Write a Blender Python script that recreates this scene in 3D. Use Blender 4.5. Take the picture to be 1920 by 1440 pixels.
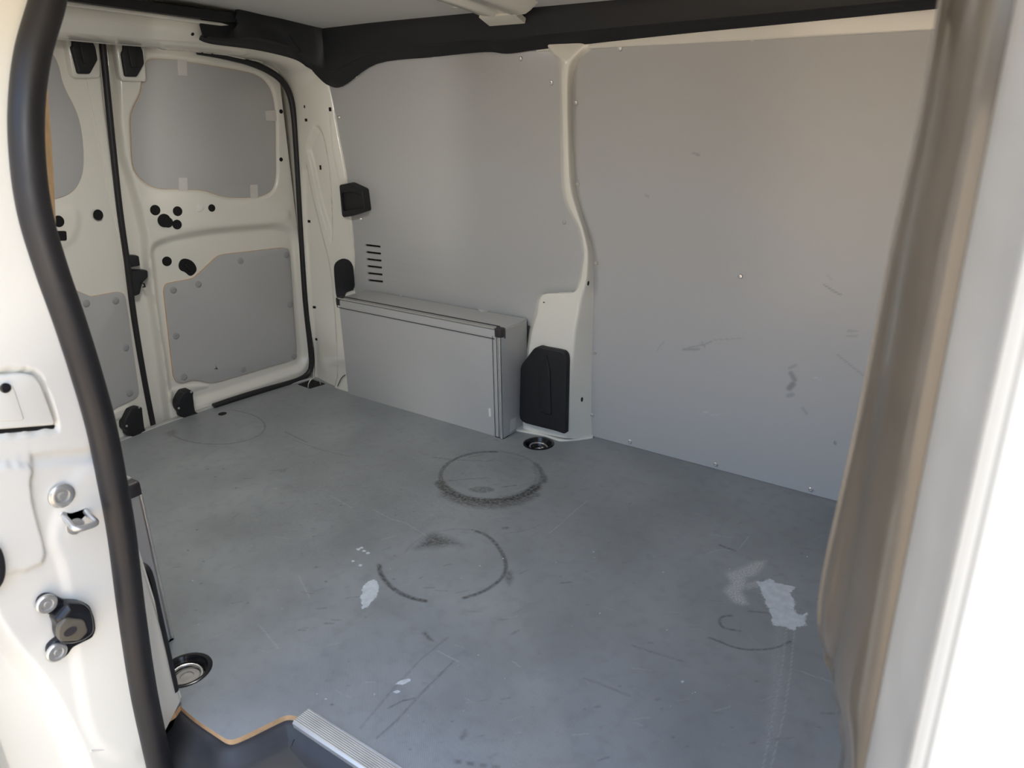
import bpy, bmesh, math, random
import numpy as np
from mathutils import Vector, Matrix
from mathutils.geometry import tessellate_polygon
from mathutils.bvhtree import BVHTree
random.seed(7); np.random.seed(7)
for o in list(bpy.data.objects): bpy.data.objects.remove(o, do_unlink=True)
SC = bpy.context.scene
COL = SC.collection

# ------------------------------------------------------------------ camera
CAM = np.array([2.4478, -1.2771, 1.1094]); YAW, PITCH, ROLL, FPX = 0.6271, 0.3675, -0.0201, 1428.78
fw = np.array([-math.sin(YAW)*math.cos(PITCH), math.cos(YAW)*math.cos(PITCH), -math.sin(PITCH)])
r0 = np.cross(fw, [0, 0, 1]); r0 /= np.linalg.norm(r0); u0 = np.cross(r0, fw)
rt = math.cos(ROLL)*r0+math.sin(ROLL)*u0; up = -math.sin(ROLL)*r0+math.cos(ROLL)*u0
RM = np.array([rt, up, fw])
cd = bpy.data.cameras.new('camera'); cam = bpy.data.objects.new('camera', cd); COL.objects.link(cam)
cd.sensor_fit = 'HORIZONTAL'; cd.sensor_width = 36; cd.lens = FPX/1920*36; cd.clip_start = .02; cd.clip_end = 500
m4 = Matrix.Identity(4)
for i in range(3):
    m4[i][0] = rt[i]; m4[i][1] = up[i]; m4[i][2] = -fw[i]; m4[i][3] = CAM[i]
cam.matrix_world = m4
cd.dof.use_dof = True; cd.dof.focus_distance = 2.2; cd.dof.aperture_fstop = 6.5
SC.camera = cam

# ------------------------------------------------------------------ sky, sun, exposure
SUN = Vector((0.25, 0.50, 0.80)).normalized()
W = bpy.data.worlds.new('sky'); SC.world = W; W.use_nodes = True
nt = W.node_tree; bg = nt.nodes['Background']; sky = nt.nodes.new('ShaderNodeTexSky')
sky.sky_type = 'NISHITA'; sky.sun_disc = False; sky.sun_elevation = math.asin(SUN.z)
sky.sun_rotation = math.atan2(SUN.x, SUN.y); sky.air_density = 1.0; sky.dust_density = 6.0; sky.ozone_density = 1.0
nt.links.new(sky.outputs[0], bg.inputs[0]); bg.inputs[1].default_value = 0.74
sl = bpy.data.lights.new('sun', 'SUN'); sl.energy = 3.4; sl.angle = math.radians(0.6); sl.color = (1, .93, .82)
so = bpy.data.objects.new('sun', sl); COL.objects.link(so); so.rotation_euler = SUN.to_track_quat('Z', 'Y').to_euler()
# added area lamp standing in for sun thrown back by a car window
gl = bpy.data.lights.new('added_glint', 'AREA'); gl.shape = 'DISK'; gl.size = .16; gl.energy = 34; gl.color = (1, .96, .88)
go = bpy.data.objects.new('added_glint', gl); COL.objects.link(go); go.location = (4.4, -2.85, 1.12)
go.rotation_euler = (Vector((4.4, -2.85, 1.12))-Vector((.9, .4, .6))).to_track_quat('Z', 'Y').to_euler()
SC.view_settings.view_transform = 'Standard'; SC.view_settings.look = 'None'
SC.view_settings.gamma = 1; SC.view_settings.use_curve_mapping = False
SC.view_settings.exposure = 0.43

# ------------------------------------------------------------------ materials
def mat(name, col, rough=.5, metal=0., var=0., vscale=8., bump=0., bscale=200., spec=.5, coat=0., rvar=0.):
    m = bpy.data.materials.new(name); m.use_nodes = True; n = m.node_tree; b = n.nodes['Principled BSDF']
    b.inputs['Base Color'].default_value = (*col, 1); b.inputs['Roughness'].default_value = rough
    b.inputs['Metallic'].default_value = metal; b.inputs['Specular IOR Level'].default_value = spec
    b.inputs['Coat Weight'].default_value = coat; b.inputs['Coat Roughness'].default_value = .08
    tc = n.nodes.new('ShaderNodeTexCoord')
    if var or rvar:
        no = n.nodes.new('ShaderNodeTexNoise'); no.inputs['Scale'].default_value = vscale; no.inputs['Detail'].default_value = 3
        n.links.new(tc.outputs['Object'], no.inputs['Vector'])
        if var:
            mx = n.nodes.new('ShaderNodeMix'); mx.data_type = 'RGBA'
            mx.inputs[6].default_value = (*[c*(1-var) for c in col], 1); mx.inputs[7].default_value = (*[min(1, c*(1+var)) for c in col], 1)
            n.links.new(no.outputs[0], mx.inputs[0]); n.links.new(mx.outputs[2], b.inputs['Base Color'])
        if rvar:
            mr = n.nodes.new('ShaderNodeMapRange'); mr.inputs[1].default_value = .3; mr.inputs[2].default_value = .7
            mr.inputs[3].default_value = rough-rvar; mr.inputs[4].default_value = rough+rvar
            n.links.new(no.outputs[0], mr.inputs[0]); n.links.new(mr.outputs[0], b.inputs['Roughness'])
    if bump:
        nb = n.nodes.new('ShaderNodeTexNoise'); nb.inputs['Scale'].default_value = bscale
        n.links.new(tc.outputs['Object'], nb.inputs['Vector'])
        bp = n.nodes.new('ShaderNodeBump'); bp.inputs['Strength'].default_value = bump; bp.inputs['Distance'].default_value = .002
        n.links.new(nb.outputs[0], bp.inputs['Height']); n.links.new(bp.outputs[0], b.inputs['Normal'])
    return m
M = {}
M['paint'] = mat('white_paint', (.84, .815, .725), .22, coat=.3)
M['panel'] = mat('grey_laminate', (.49, .488, .478), .27, var=.015, vscale=2, bump=.02, bscale=500)
M['ceil'] = mat('roof_paint', (.70, .70, .67), .45, var=.02)
M['ply'] = mat('plywood_edge', (.60, .38, .20), .7, var=.25, vscale=60)
M['plybright'] = mat('plywood_pale_edge', (.86, .60, .32), .6, var=.15, vscale=60)
M['alu'] = mat('aluminium', (.60, .60, .59), .4, .55, var=.08, vscale=30, rvar=.08)
M['alub'] = mat('brushed_aluminium', (.30, .295, .265), .3, .6, var=.2, vscale=25, rvar=.06)
M['steel'] = mat('zinc_steel', (.72, .71, .67), .3, .8, var=.1, vscale=80)
M['black'] = mat('black_plastic', (.013, .013, .015), .55, var=.1, vscale=20, bump=.08, bscale=700)
M['blackg'] = mat('black_gloss', (.012, .012, .014), .22)
M['rubber'] = mat('black_rubber', (.016, .015, .016), .48, var=.25, vscale=14, rvar=.08)
M['dark'] = mat('dark_void', (.004, .004, .004), .8)
M['tape'] = mat('grey_tape', (.66, .64, .60), .5)
M['clip'] = mat('grey_clip', (.36, .36, .355), .45)
M['capg'] = mat('charcoal_cap', (.035, .03, .032), .5)
M['dustblack'] = mat('dusty_black_plastic', (.04, .04, .042), .5, var=.8, vscale=12, bump=.05, bscale=300, rvar=.1)
M['roller'] = mat('olive_nylon', (.13, .115, .085), .35)
M['white_plug'] = mat('white_sealant', (.85, .84, .78), .4)

# ------------------------------------------------------------------ pixel <-> place helpers
def ray(u, v):
    return RM.T @ np.array([(u-960)/FPX, -(v-720)/FPX, 1.0])
def at(u, v, ax, val):
    d = ray(u, v); i = 'xyz'.index(ax); return CAM+d*((val-CAM[i])/d[i])
def topix(P):
    d = (np.asarray(P)-CAM) @ RM.T
    return np.stack([960+FPX*d[..., 0]/d[..., 2], 720-FPX*d[..., 1]/d[..., 2]], -1)
class Frame:
    def __init__(s, o, ex, ey, n=None):
        s.o = np.array(o, float); s.ex = np.array(ex, float)/np.linalg.norm(ex); s.ey = np.array(ey, float)/np.linalg.norm(ey)
        s.n = np.cross(s.ex, s.ey) if n is None else np.array(n, float); s.n /= np.linalg.norm(s.n)
    def px(s, u, v, h=0.):
        d = ray(u, v); o = s.o+s.n*h; t = ((o-CAM)@s.n)/(d@s.n); p = CAM+t*d-o
        return (p@s.ex, p@s.ey)
    def P(s, L, h=0.): return [s.px(u, v, h) for u, v in L]
    def pt(s, a, b, h=0.): return s.o+s.ex*a+s.ey*b+s.n*h
    def mir(s):
        f = np.array([1, -1, 1]); return Frame(s.o*f, s.ex*f, s.ey*f, s.n*f)

# ------------------------------------------------------------------ object helpers
def wloc(o):
    L = np.zeros(3)
    while o: L += np.array(o.location); o = o.parent
    return L
def tag(o, label=None, cat=None, kind=None, group=None):
    if label: o['label'] = label
    if cat: o['category'] = cat
    if kind: o['kind'] = kind
    if group: o['group'] = group
    return o
def empty(name, loc, label=None, cat=None, kind=None, group=None):
    o = bpy.data.objects.new(name, None); COL.objects.link(o); o.location = loc; o.empty_display_size = .05
    return tag(o, label, cat, kind, group)
def obj(name, V, Fc, m, parent=None, smooth=True, ang=35, mats=None, mi=None):
    V = np.asarray(V, float)
    L = wloc(parent) if parent else np.zeros(3)
    me = bpy.data.meshes.new(name); me.from_pydata((V-L).tolist(), [], [list(map(int, f)) for f in Fc])
    for mm in (mats or [m]): me.materials.append(M[mm] if isinstance(mm, str) else mm)
    if mi is not None: me.polygons.foreach_set('material_index', mi)
    bm = bmesh.new(); bm.from_mesh(me); bmesh.ops.recalc_face_normals(bm, faces=bm.faces) if smooth != 'open' else None
    bm.to_mesh(me); bm.free()
    if smooth:
        me.shade_smooth(); me.set_sharp_from_angle(angle=math.radians(ang))
    me.update()
    o = bpy.data.objects.new(name, me); COL.objects.link(o)
    if parent: o.parent = parent
    return o
def area2(p): return sum(p[i][0]*p[(i+1) % len(p)][1]-p[(i+1) % len(p)][0]*p[i][1] for i in range(len(p)))
def chaikin(p, n=2, closed=True):
    p = [tuple(q) for q in p]
    for _ in range(n):
        q = []; N = len(p); rng = range(N) if closed else range(N-1)
        if not closed: q.append(p[0])
        for i in rng:
            a = np.array(p[i]); b = np.array(p[(i+1) % N]); q += [tuple(.75*a+.25*b), tuple(.25*a+.75*b)]
        if not closed: q.append(p[-1])
        p = q
    return p
def rnd(p, r, seg=4):
    out = []; N = len(p); p = [np.array(q, float) for q in p]
    for i in range(N):
        a, b, c = p[i-1], p[i], p[(i+1) % N]; d1 = a-b; d2 = c-b; l1 = np.linalg.norm(d1); l2 = np.linalg.norm(d2)
        k = min(r, .45*l1, .45*l2); A = b+d1/l1*k; B = b+d2/l2*k
        for j in range(seg+1):
            t = j/seg; out.append(tuple((1-t)**2*A+2*t*(1-t)*b+t*t*B))
    return out
def circ(c, r, n=20, ry=None): return [(c[0]+r*math.cos(2*math.pi*i/n), c[1]+(ry or r)*math.sin(2*math.pi*i/n)) for i in range(n)]
def offset(p, d):
    """move a CCW polygon inward by d"""
    N = len(p); out = []
    for i in range(N):
        a = np.array(p[i-1]); b = np.array(p[i]); c = np.array(p[(i+1) % N])
        e1 = b-a; e2 = c-b; e1 = e1/(np.linalg.norm(e1)+1e-12); e2 = e2/(np.linalg.norm(e2)+1e-12)
        n1 = np.array([-e1[1], e1[0]]); n2 = np.array([-e2[1], e2[0]]); m = n1+n2; l = m@m
        m = m*(2/l) if l > .5 else (n1+n2)
        out.append(tuple(b+m*d))
    return out
def plate_geo(F, poly, h0, h1, holes=(), bevel=0., seg=3, back=True):
    """prism with rounded front edge; h1 is the face towards F.n"""
    loops = [list(poly)]+[list(h) for h in holes]; V = []; Fc = []
    for k, L in enumerate(loops):
        if (area2(L) > 0) != (k == 0): L.reverse(); loops[k] = L
    rings = [(0, h0)]
    if bevel:
        for j in range(seg+1):
            a = j/seg*math.pi/2; rings.append((bevel*(1-math.cos(a)), h1-bevel*(1-math.sin(a))))
    else: rings.append((0, h1))
    base = []
    top = []; bot = []
    for L in loops:
        N = len(L); idx = []
        for (d, h) in rings:
            q = offset(L, d) if d else L; idx.append(len(V)); V += [F.pt(a, b, h) for a, b in q]
        for r in range(len(rings)-1):
            for i in range(N):
                j = (i+1) % N; Fc.append((idx[r]+i, idx[r]+j, idx[r+1]+j, idx[r+1]+i))
        top.append((idx[-1], offset(L, rings[-1][0]) if rings[-1][0] else L)); bot.append((idx[0], L))
    def cap(parts, flip):
        tri = tessellate_polygon([[Vector((a, b, 0)) for a, b in L] for _, L in parts])
        mp = [s+i for s, L in parts for i in range(len(L))]
        for t in tri: Fc.append(tuple(mp[i] for i in (t[::-1] if flip else t)))
    nside = len(Fc)
    cap(top, False)
    if back: cap(bot, True)
    return V, Fc, nside
def plate(name, F, poly, h0, h1, m, parent=None, holes=(), bevel=0., mats=None, sidemat=False, ang=35):
    V, Fc, ns = plate_geo(F, poly, h0, h1, holes, bevel)
    mi = None
    if sidemat: mi = [1]*ns+[0]*(len(Fc)-ns)
    return obj(name, V, Fc, m, parent, mats=mats, mi=mi, ang=ang)
def box(name, lo, hi, m, parent=None, bevel=.0015):
    F = Frame((0, 0, 0), (1, 0, 0), (0, 1, 0))
    p = [(lo[0], lo[1]), (hi[0], lo[1]), (hi[0], hi[1]), (lo[0], hi[1])]
    return plate(name, F, rnd(p, bevel*1.5, 2), lo[2], hi[2], m, parent, bevel=bevel)
def spline(P, n):
    P = np.asarray(P, float); d = np.r_[0, np.cumsum(np.linalg.norm(np.diff(P, axis=0), axis=1))]
    N = len(P); T = np.zeros_like(P)
    for i in range(N):
        a, b = max(0, i-1), min(N-1, i+1); T[i] = (P[b]-P[a])/max(d[b]-d[a], 1e-9)
    out = []
    for s in np.linspace(0, d[-1], n):
        i = min(N-2, max(0, np.searchsorted(d, s, side='right')-1)); L = d[i+1]-d[i]; t = (s-d[i])/max(L, 1e-9)
        out.append((2*t**3-3*t*t+1)*P[i]+(t**3-2*t*t+t)*L*T[i]+(-2*t**3+3*t*t)*P[i+1]+(t**3-t*t)*L*T[i+1])
    return np.array(out)
def densify(P, k):
    """same parameter per control point, k steps per segment"""
    P = np.asarray(P, float); out = []; N = len(P)
    for i in range(N-1):
        a = P[max(0, i-1)]; b = P[i]; c = P[i+1]; d = P[min(N-1, i+2)]
        t1 = (c-a)*.5; t2 = (d-b)*.5
        for j in range(k):
            t = j/k; out.append((2*t**3-3*t*t+1)*b+(t**3-2*t*t+t)*t1+(-2*t**3+3*t*t)*c+(t**3-t*t)*t2)
    out.append(P[-1]); return np.array(out)
def grid_faces(nr, nc, off=0):
    return [(off+i*nc+j, off+i*nc+j+1, off+(i+1)*nc+j+1, off+(i+1)*nc+j) for i in range(nr-1) for j in range(nc-1)]
def gnormals(G):
    du = np.gradient(G, axis=0); dv = np.gradient(G, axis=1); n = np.cross(du, dv); n /= np.linalg.norm(n, axis=-1, keepdims=True)+1e-12
    s = np.sign(np.sum(n*(CAM-G), -1, keepdims=True)); return n*np.where(s == 0, 1, s)
def sheet(name, G, m, parent=None, thick=.003, ang=60):
    """grid of points -> sheet with a back face"""
    nr, nc = G.shape[:2]; n = gnormals(G); B = G-n*thick
    V = np.r_[G.reshape(-1, 3), B.reshape(-1, 3)]; o2 = nr*nc
    Fc = grid_faces(nr, nc)+[f[::-1] for f in grid_faces(nr, nc, o2)]
    ed = [i*nc for i in range(nr)], [i*nc+nc-1 for i in range(nr)], list(range(nc)), [(nr-1)*nc+j for j in range(nc)]
    for e in ed:
        for a, b in zip(e[:-1], e[1:]): Fc.append((a, b, b+o2, a+o2))
    return obj(name, V, Fc, m, parent, ang=ang)
def sdpoly(U, V, poly):
    d = np.full(U.shape, 1e9); ins = np.zeros(U.shape, bool); N = len(poly)
    for i in range(N):
        ax, ay = poly[i-1]; bx, by = poly[i]; ex, ey = bx-ax, by-ay
        t = np.clip(((U-ax)*ex+(V-ay)*ey)/(ex*ex+ey*ey+1e-12), 0, 1)
        d = np.minimum(d, np.hypot(U-ax-t*ex, V-ay-t*ey))
        if ay != by: ins ^= ((ay > V) != (by > V)) & (U < (bx-ax)*(V-ay)/(by-ay)+ax)
    return np.where(ins, -d, d)
def sdline(U, V, pts):
    d = np.full(U.shape, 1e9)
    for (ax, ay), (bx, by) in zip(pts[:-1], pts[1:]):
        ex, ey = bx-ax, by-ay; t = np.clip(((U-ax)*ex+(V-ay)*ey)/(ex*ex+ey*ey+1e-12), 0, 1)
        d = np.minimum(d, np.hypot(U-ax-t*ex, V-ay-t*ey))
    return d
def sm(x): x = np.clip(x, 0, 1); return x*x*(3-2*x)
def tube(name, path, r, m, parent=None, seg=10, closed=False, prof=None, upv=(0, 0, 1), ends=True, ang=60):
    """sweep; prof = list of (a,b) in (side, up) units of metres instead of a circle of radius r"""
    P = np.asarray(path, float); N = len(P); prof = prof or [(r*math.cos(2*math.pi*i/seg), r*math.sin(2*math.pi*i/seg)) for i in range(seg)]
    V = []; K = len(prof); prevs = None
    for i in range(N):
        t = (P[(i+1) % N]-P[i-1]) if closed else P[min(N-1, i+1)]-P[max(0, i-1)]
        t = t/np.linalg.norm(t)
        if prevs is None: s = np.cross(t, upv)
        else: s = prevs-t*(prevs@t)
        if np.linalg.norm(s) < 1e-6: s = np.cross(t, (1, 0, 0))
        s = s/np.linalg.norm(s); prevs = s; w = np.cross(s, t)
        V += [P[i]+s*a+w*b for a, b in prof]
    Fc = []
    for i in range(N if closed else N-1):
        for j in range(K): a = i*K; b = ((i+1) % N)*K; k = (j+1) % K; Fc.append((a+j, a+k, b+k, b+j))
    if ends and not closed: Fc += [tuple(range(K))[::-1], tuple((N-1)*K+j for j in range(K))]
    return obj(name, V, Fc, m, parent, ang=ang)
def lathe_geo(prof, c, n, seg=20):
    n = np.array(n, float)/np.linalg.norm(n); a = np.cross(n, (0, 0, 1) if abs(n[2]) < .9 else (1, 0, 0)); a /= np.linalg.norm(a); b = np.cross(n, a)
    V = []; Fc = []; K = len(prof); c = np.array(c, float)
    for i in range(seg):
        th = 2*math.pi*i/seg; d = a*math.cos(th)+b*math.sin(th)
        V += [c+d*r+n*h for r, h in prof]
    for i in range(seg):
        j = (i+1) % seg
        for k in range(K-1): Fc.append((i*K+k, j*K+k, j*K+k+1, i*K+k+1))
    if prof[0][0] > 1e-6: Fc.append(tuple(i*K for i in range(seg)))
    if prof[-1][0] > 1e-6: Fc.append(tuple(i*K+K-1 for i in range(seg)))
    return V, Fc
def lathe(name, prof, c, n, m, parent=None, seg=20, ang=40):
    V, Fc = lathe_geo(prof, c, n, seg); return obj(name, V, Fc, m, parent, ang=ang)

# ================================================================== frames of the van body
WALL = Frame((0, .80, 0), (1, 0, 0), (0, -.06, 1.22), (0, -1.22, -.06))       # far side lining, leaning in
RD = Frame((-.078, .02, 0), (.1296, .9916, 0), (0, 0, 1), (.9916, -.1296, 0))   # far rear door
LD = Frame((-.078, .02, 0), (.1296, -.9916, 0), (0, 0, 1), (.9916, .1296, 0))   # near rear door
FLOOR = Frame((0, 0, 0), (1, 0, 0), (0, 1, 0), (0, 0, 1))
JX = 1.285
JAMB = Frame((JX, -.70, 0), (0, -1, 0), (0, 0, 1), (1, 0, 0))
def zc(y): return 1.385-.13*y*y

# ================================================================== ground outside
gm = mat('sunlit_yard_paving', (.36, .30, .215), .9, var=.15, vscale=1.5, bump=.3, bscale=40)
g = obj('ground', [(-60, -60, -.62), (60, -60, -.62), (60, 60, -.62), (-60, 60, -.62)], [(0, 1, 2, 3)], gm)
tag(g, 'tan paved yard outside the open van', 'ground', 'structure')

# ================================================================== floor
def fl(u, v): return FLOOR.px(u, v)
ply = [fl(*p) for p in chaikin([(337, 1323), (363, 1346), (408, 1376), (428, 1389), (450, 1383), (518, 1349), (538, 1340), (557, 1343)], 2, False)]
rear = [(-.078+.22*(y-.02)**2, y) for y in np.linspace(.66, -.66, 25)]
cup_f = (1.156, .652); cup_n = (1.146, -.655)
outline = [(2.6, -.80), (2.6, .805), (.05, .805)]+rear+[(.05, -.80), (1.235, -.80), (1.235, -.735)]+ply+[(1.447, -.603), (2.36, -.603), (2.36, -.80)]
if area2(outline) < 0: outline.reverse()
RX0, RX1, RY0, RY1 = -.0, 2.42, -.56, .60
grid_rect = [(RX0, RY0), (RX1, RY0), (RX1, RY1), (RX0, RY1)]
sill_hole = circ(fl(417, 776), .016, 16)
sill_hole = [(min(a, RX0-.002), b) for a, b in sill_hole]
rect_ring = [fl(558, 721), fl(581, 729), fl(610, 720), fl(586, 712)]
holes = [circ(cup_f, .046, 32), circ(cup_n, .046, 32)]
Vb, Fb, ns = plate_geo(FLOOR, outline, -.012, 0, holes=holes+[grid_rect], back=False)
nxg, nyg = int((RX1-RX0)/.003), int((RY1-RY0)/.003)
gx, gy = np.linspace(RX0, RX1, nxg), np.linspace(RY0, RY1, nyg)
GX, GY = np.meshgrid(gx, gy, indexing='ij')
nV = len(Vb)
Vg = np.stack([GX.ravel(), GY.ravel(), np.zeros(GX.size)], 1)
ii = np.arange(nxg*nyg).reshape(nxg, nyg)+nV
Fg = np.stack([ii[:-1, :-1].ravel(), ii[1:, :-1].ravel(), ii[1:, 1:].ravel(), ii[:-1, 1:].ravel()], 1)
me = bpy.data.meshes.new('floor'); me.from_pydata(np.r_[np.array(Vb), Vg].tolist(), [], [list(f) for f in Fb]+Fg.tolist())
dark = np.zeros(GX.shape); light = np.zeros(GX.shape); white = np.zeros(GX.shape)
def stroke(A, px, w, s, soft=.5):
    """mark on the floor along a traced line; w = half width in metres"""
    L = [fl(*p) for p in px]; xs = [a for a, b in L]; ys = [b for a, b in L]; q = w*2+.02
    sl_ = (slice(*np.searchsorted(gx, [min(xs)-q, max(xs)+q])), slice(*np.searchsorted(gy, [min(ys)-q, max(ys)+q])))
    if GX[sl_].size == 0: return
    d = sdline(GX[sl_], GY[sl_], L); A[sl_] = np.maximum(A[sl_], s*sm((w*(1+soft)-d)/(w*2*soft+1e-6)))
def blob(A, px, s, soft=.006):
    L = [fl(*p) for p in px]; xs = [a for a, b in L]; ys = [b for a, b in L]
    sl_ = (slice(*np.searchsorted(gx, [min(xs)-.03, max(xs)+.03])), slice(*np.searchsorted(gy, [min(ys)-.03, max(ys)+.03])))
    if GX[sl_].size == 0: return
    d = sdpoly(GX[sl_], GY[sl_], L); A[sl_] = np.maximum(A[sl_], s*sm((soft-d)/(2*soft)))
def ell(cx, cy, rx, ry, a0, a1, n=40): return [(cx+rx*math.cos(math.radians(a0+(a1-a0)*i/n)), cy+ry*math.sin(math.radians(a0+(a1-a0)*i/n))) for i in range(n+1)]
# big ring (image angle: 90 = towards the viewer)
stroke(dark, ell(921, 893, 95, 46, 150, 275), .007, .75); stroke(dark, ell(921, 893, 96, 47, 275, 330), .005, .35)
stroke(dark, ell(921, 893, 96, 46, -30, 40), .008, .65); stroke(dark, ell(918, 893, 96, 47, 25, 165), .017, .95)
stroke(dark, ell(918, 897, 98, 49, 45, 145), .024, .7, .8); stroke(dark, ell(921, 893, 88, 41, -25, 80), .012, .32)
blob(dark, ell(903, 918, 24, 6, 0, 360, 20), .55); blob(dark, ell(1000, 928, 14, 5, 0, 360, 20), .6); blob(dark, ell(1020, 898, 7, 9, 0, 360, 16), .7)
for L in ([(812, 857), (850, 862), (905, 864)], [(835, 902), (880, 898), (915, 896)], [(880, 857), (905, 852)], [(912, 865), (926, 862)], [(1000, 868), (1004, 877)], [(942, 913), (968, 910)]): stroke(dark, L, .003, .5)
# second, broken ring
stroke(dark, chaikin([(893, 996), (915, 1004), (935, 1025), (948, 1050), (949, 1070), (940, 1085), (920, 1102), (895, 1114), (870, 1121)], 2, False), .005, .75)
stroke(dark, chaikin([(711, 1060), (713, 1075), (725, 1093), (745, 1110), (772, 1122), (798, 1127)], 2, False), .0055, .85)
blob(dark, [(782, 1028), (790, 1018), (802, 1005), (815, 1000), (830, 1006), (848, 1012), (866, 1022), (845, 1020), (825, 1025), (800, 1026)], .85, .022)
blob(dark, [(950, 1072), (958, 1070), (962, 1085), (955, 1098), (948, 1085)], .6, .008)
blob(dark, [(792, 1187), (798, 1185), (812, 1202), (804, 1200)], .8); blob(dark, [(862, 1384), (872, 1368), (876, 1378), (866, 1388)], .55)
stroke(dark, [(946, 1000), (968, 998), (1000, 990), (1015, 982)], .002, .3); stroke(dark, ell(862, 1058, 108, 66, 200, 300), .003, .22)
blob(dark, ell(948, 990, 6, 2.5, 0, 360, 12), .7)
# rear ring near the doors, long scratches and streaks
stroke(dark, ell(405, 800, 92, 33, -70, 150), .003, .5); blob(dark, [(305, 805), (318, 797), (332, 812), (318, 818)], .5, .01); stroke(dark, ell(405, 800, 92, 33, 150, 200), .006, .35)
stroke(dark, [(535, 810), (560, 822), (575, 829)], .003, .5); stroke(dark, [(550, 825), (600, 843), (655, 856)], .002, .45); blob(dark, [(505, 882), (540, 878), (535, 886)], .4)
stroke(dark, [(672, 1420), (700, 1390), (745, 1350), (790, 1300), (850, 1240)], .002, .45); stroke(dark, [(728, 1328), (755, 1314), (785, 1308)], .002, .5)
stroke(dark, [(670, 1372), (730, 1300), (790, 1235), (840, 1195)], .002, .3)
stroke(dark, [(1185, 1210), (1230, 1225), (1280, 1240)], .003, .3); stroke(dark, [(1095, 1272), (1120, 1280), (1180, 1305)], .003, .3)
stroke(dark, chaikin([(1372, 1154), (1352, 1156), (1348, 1165), (1355, 1178), (1388, 1183)], 2, False), .003, .6)
stroke(dark, chaikin([(1330, 1195), (1370, 1212), (1400, 1219), (1452, 1217), (1482, 1203)], 2, False), .0025, .65)
stroke(dark, [(1350, 1022), (1365, 1028), (1378, 1032)], .004, .6); stroke(dark, [(1405, 1146), (1450, 1150)], .003, .4)
for k in range(4): blob(dark, [(850+k*24, 1424+k*3.5), (866+k*24, 1425+k*3.5), (864+k*24, 1433+k*3.5), (852+k*24, 1431+k*3.5)], .5, .003)
for k in range(120):
    u, v = random.uniform(320, 1560), random.uniform(800, 1430); l = random.uniform(4, 26); a = random.uniform(-.9, .3)
    stroke(dark, [(u, v), (u+l*math.cos(a), v+l*.5*math.sin(a))], random.choice([.0015, .002, .003]), random.uniform(.12, .42))
for k in range(70):
    u, v = random.uniform(340, 1560), random.uniform(860, 1430); blob(dark, ell(u, v, random.uniform(1.2, 2.6), 1.4, 0, 360, 8), random.uniform(.3, .9), .002)
# broad worn zones
for (cx, cy, rx, ry, s) in ((690, 940, 200, 60, .16), (780, 880, 260, 45, .14), (1080, 960, 200, 90, .08), (560, 1000, 170, 60, .12), (1100, 850, 40, 16, .3)): blob(dark, ell(cx, cy, rx, ry, 0, 360, 24), s, .07)
# pale scratches
for L in ([(484, 1170), (505, 1195), (522, 1217)], [(700, 955), (730, 972), (760, 980), (800, 1005)], [(1030, 1000), (1070, 965), (1100, 940)], [(1325, 1038), (1350, 1030), (1382, 1032), (1405, 1005)], [(1475, 1178), (1468, 1240), (1456, 1310), (1430, 1440)], [(1490, 1180), (1482, 1260), (1470, 1340), (1445, 1440)],
          [(1490, 1255), (1540, 1272), (1590, 1290)], [(440, 1250), (450, 1275), (480, 1285)], [(820, 1220), (860, 1240)], [(960, 1240), (975, 1250)], [(1075, 1378), (1105, 1375)], [(560, 1080), (580, 1120)], [(620, 930), (660, 952)]): stroke(light, L, .0013, .42)
stroke(light, [(1462, 1180), (1455, 1300), (1440, 1400)], .012, .2, .9)
for k in range(60):
    u, v = random.uniform(340, 1560), random.uniform(900, 1430); l = random.uniform(5, 40); a = random.uniform(-.6, 1.1)
    stroke(light, [(u, v), (u+l*math.cos(a), v+l*.6*math.sin(a))], .0012, random.uniform(.12, .4))
for k in range(45):
    u, v = random.uniform(330, 1560), random.uniform(1000, 1430); blob(white, ell(u, v, 1.5, 1.1, 0, 360, 8), .8, .0015)
# paint splashes
blob(white, [(680, 1100), (690, 1090), (700, 1086), (709, 1092), (712, 1105), (704, 1120), (690, 1138), (680, 1142), (676, 1125)], .9, .008)
blob(white, [(743, 1282), (752, 1275), (772, 1271), (768, 1278), (755, 1284)], .95, .003); blob(white, [(737, 1297), (745, 1294), (752, 1296), (745, 1301)], .95, .003)
for p in ((672, 1030), (683, 1033), (690, 1037), (678, 1027), (676, 1060), (662, 1052), (1280, 1278)): blob(white, ell(*p, 4, 2.2, 0, 360, 10), .75, .003)
blob(white, [(1420, 1090), (1432, 1092), (1445, 1086), (1455, 1092), (1490, 1101), (1482, 1112), (1488, 1130), (1492, 1152), (1502, 1156), (1513, 1150), (1509, 1164), (1512, 1172), (1494, 1175), (1484, 1182), (1470, 1176), (1450, 1172), (1447, 1155), (1440, 1138), (1432, 1122), (1426, 1106)], 1., .012)
blob(light, [(1362, 1076), (1385, 1067), (1418, 1053), (1436, 1052), (1428, 1066), (1416, 1078), (1400, 1082), (1397, 1098), (1390, 1110), (1402, 1132), (1392, 1134), (1375, 1128), (1358, 1108), (1372, 1092)], .95, .010)
blob(light, [(1395, 1095), (1420, 1088), (1428, 1096), (1402, 1106)], .6, .005)
def vattr(me, name, A):
    at_ = me.attributes.new(name, 'FLOAT', 'POINT'); full = np.zeros(len(me.vertices), np.float32); full[nV:] = A.ravel(); at_.data.foreach_set('value', full)
vattr(me, 'dark', dark); vattr(me, 'light', light); vattr(me, 'white', white)
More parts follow.
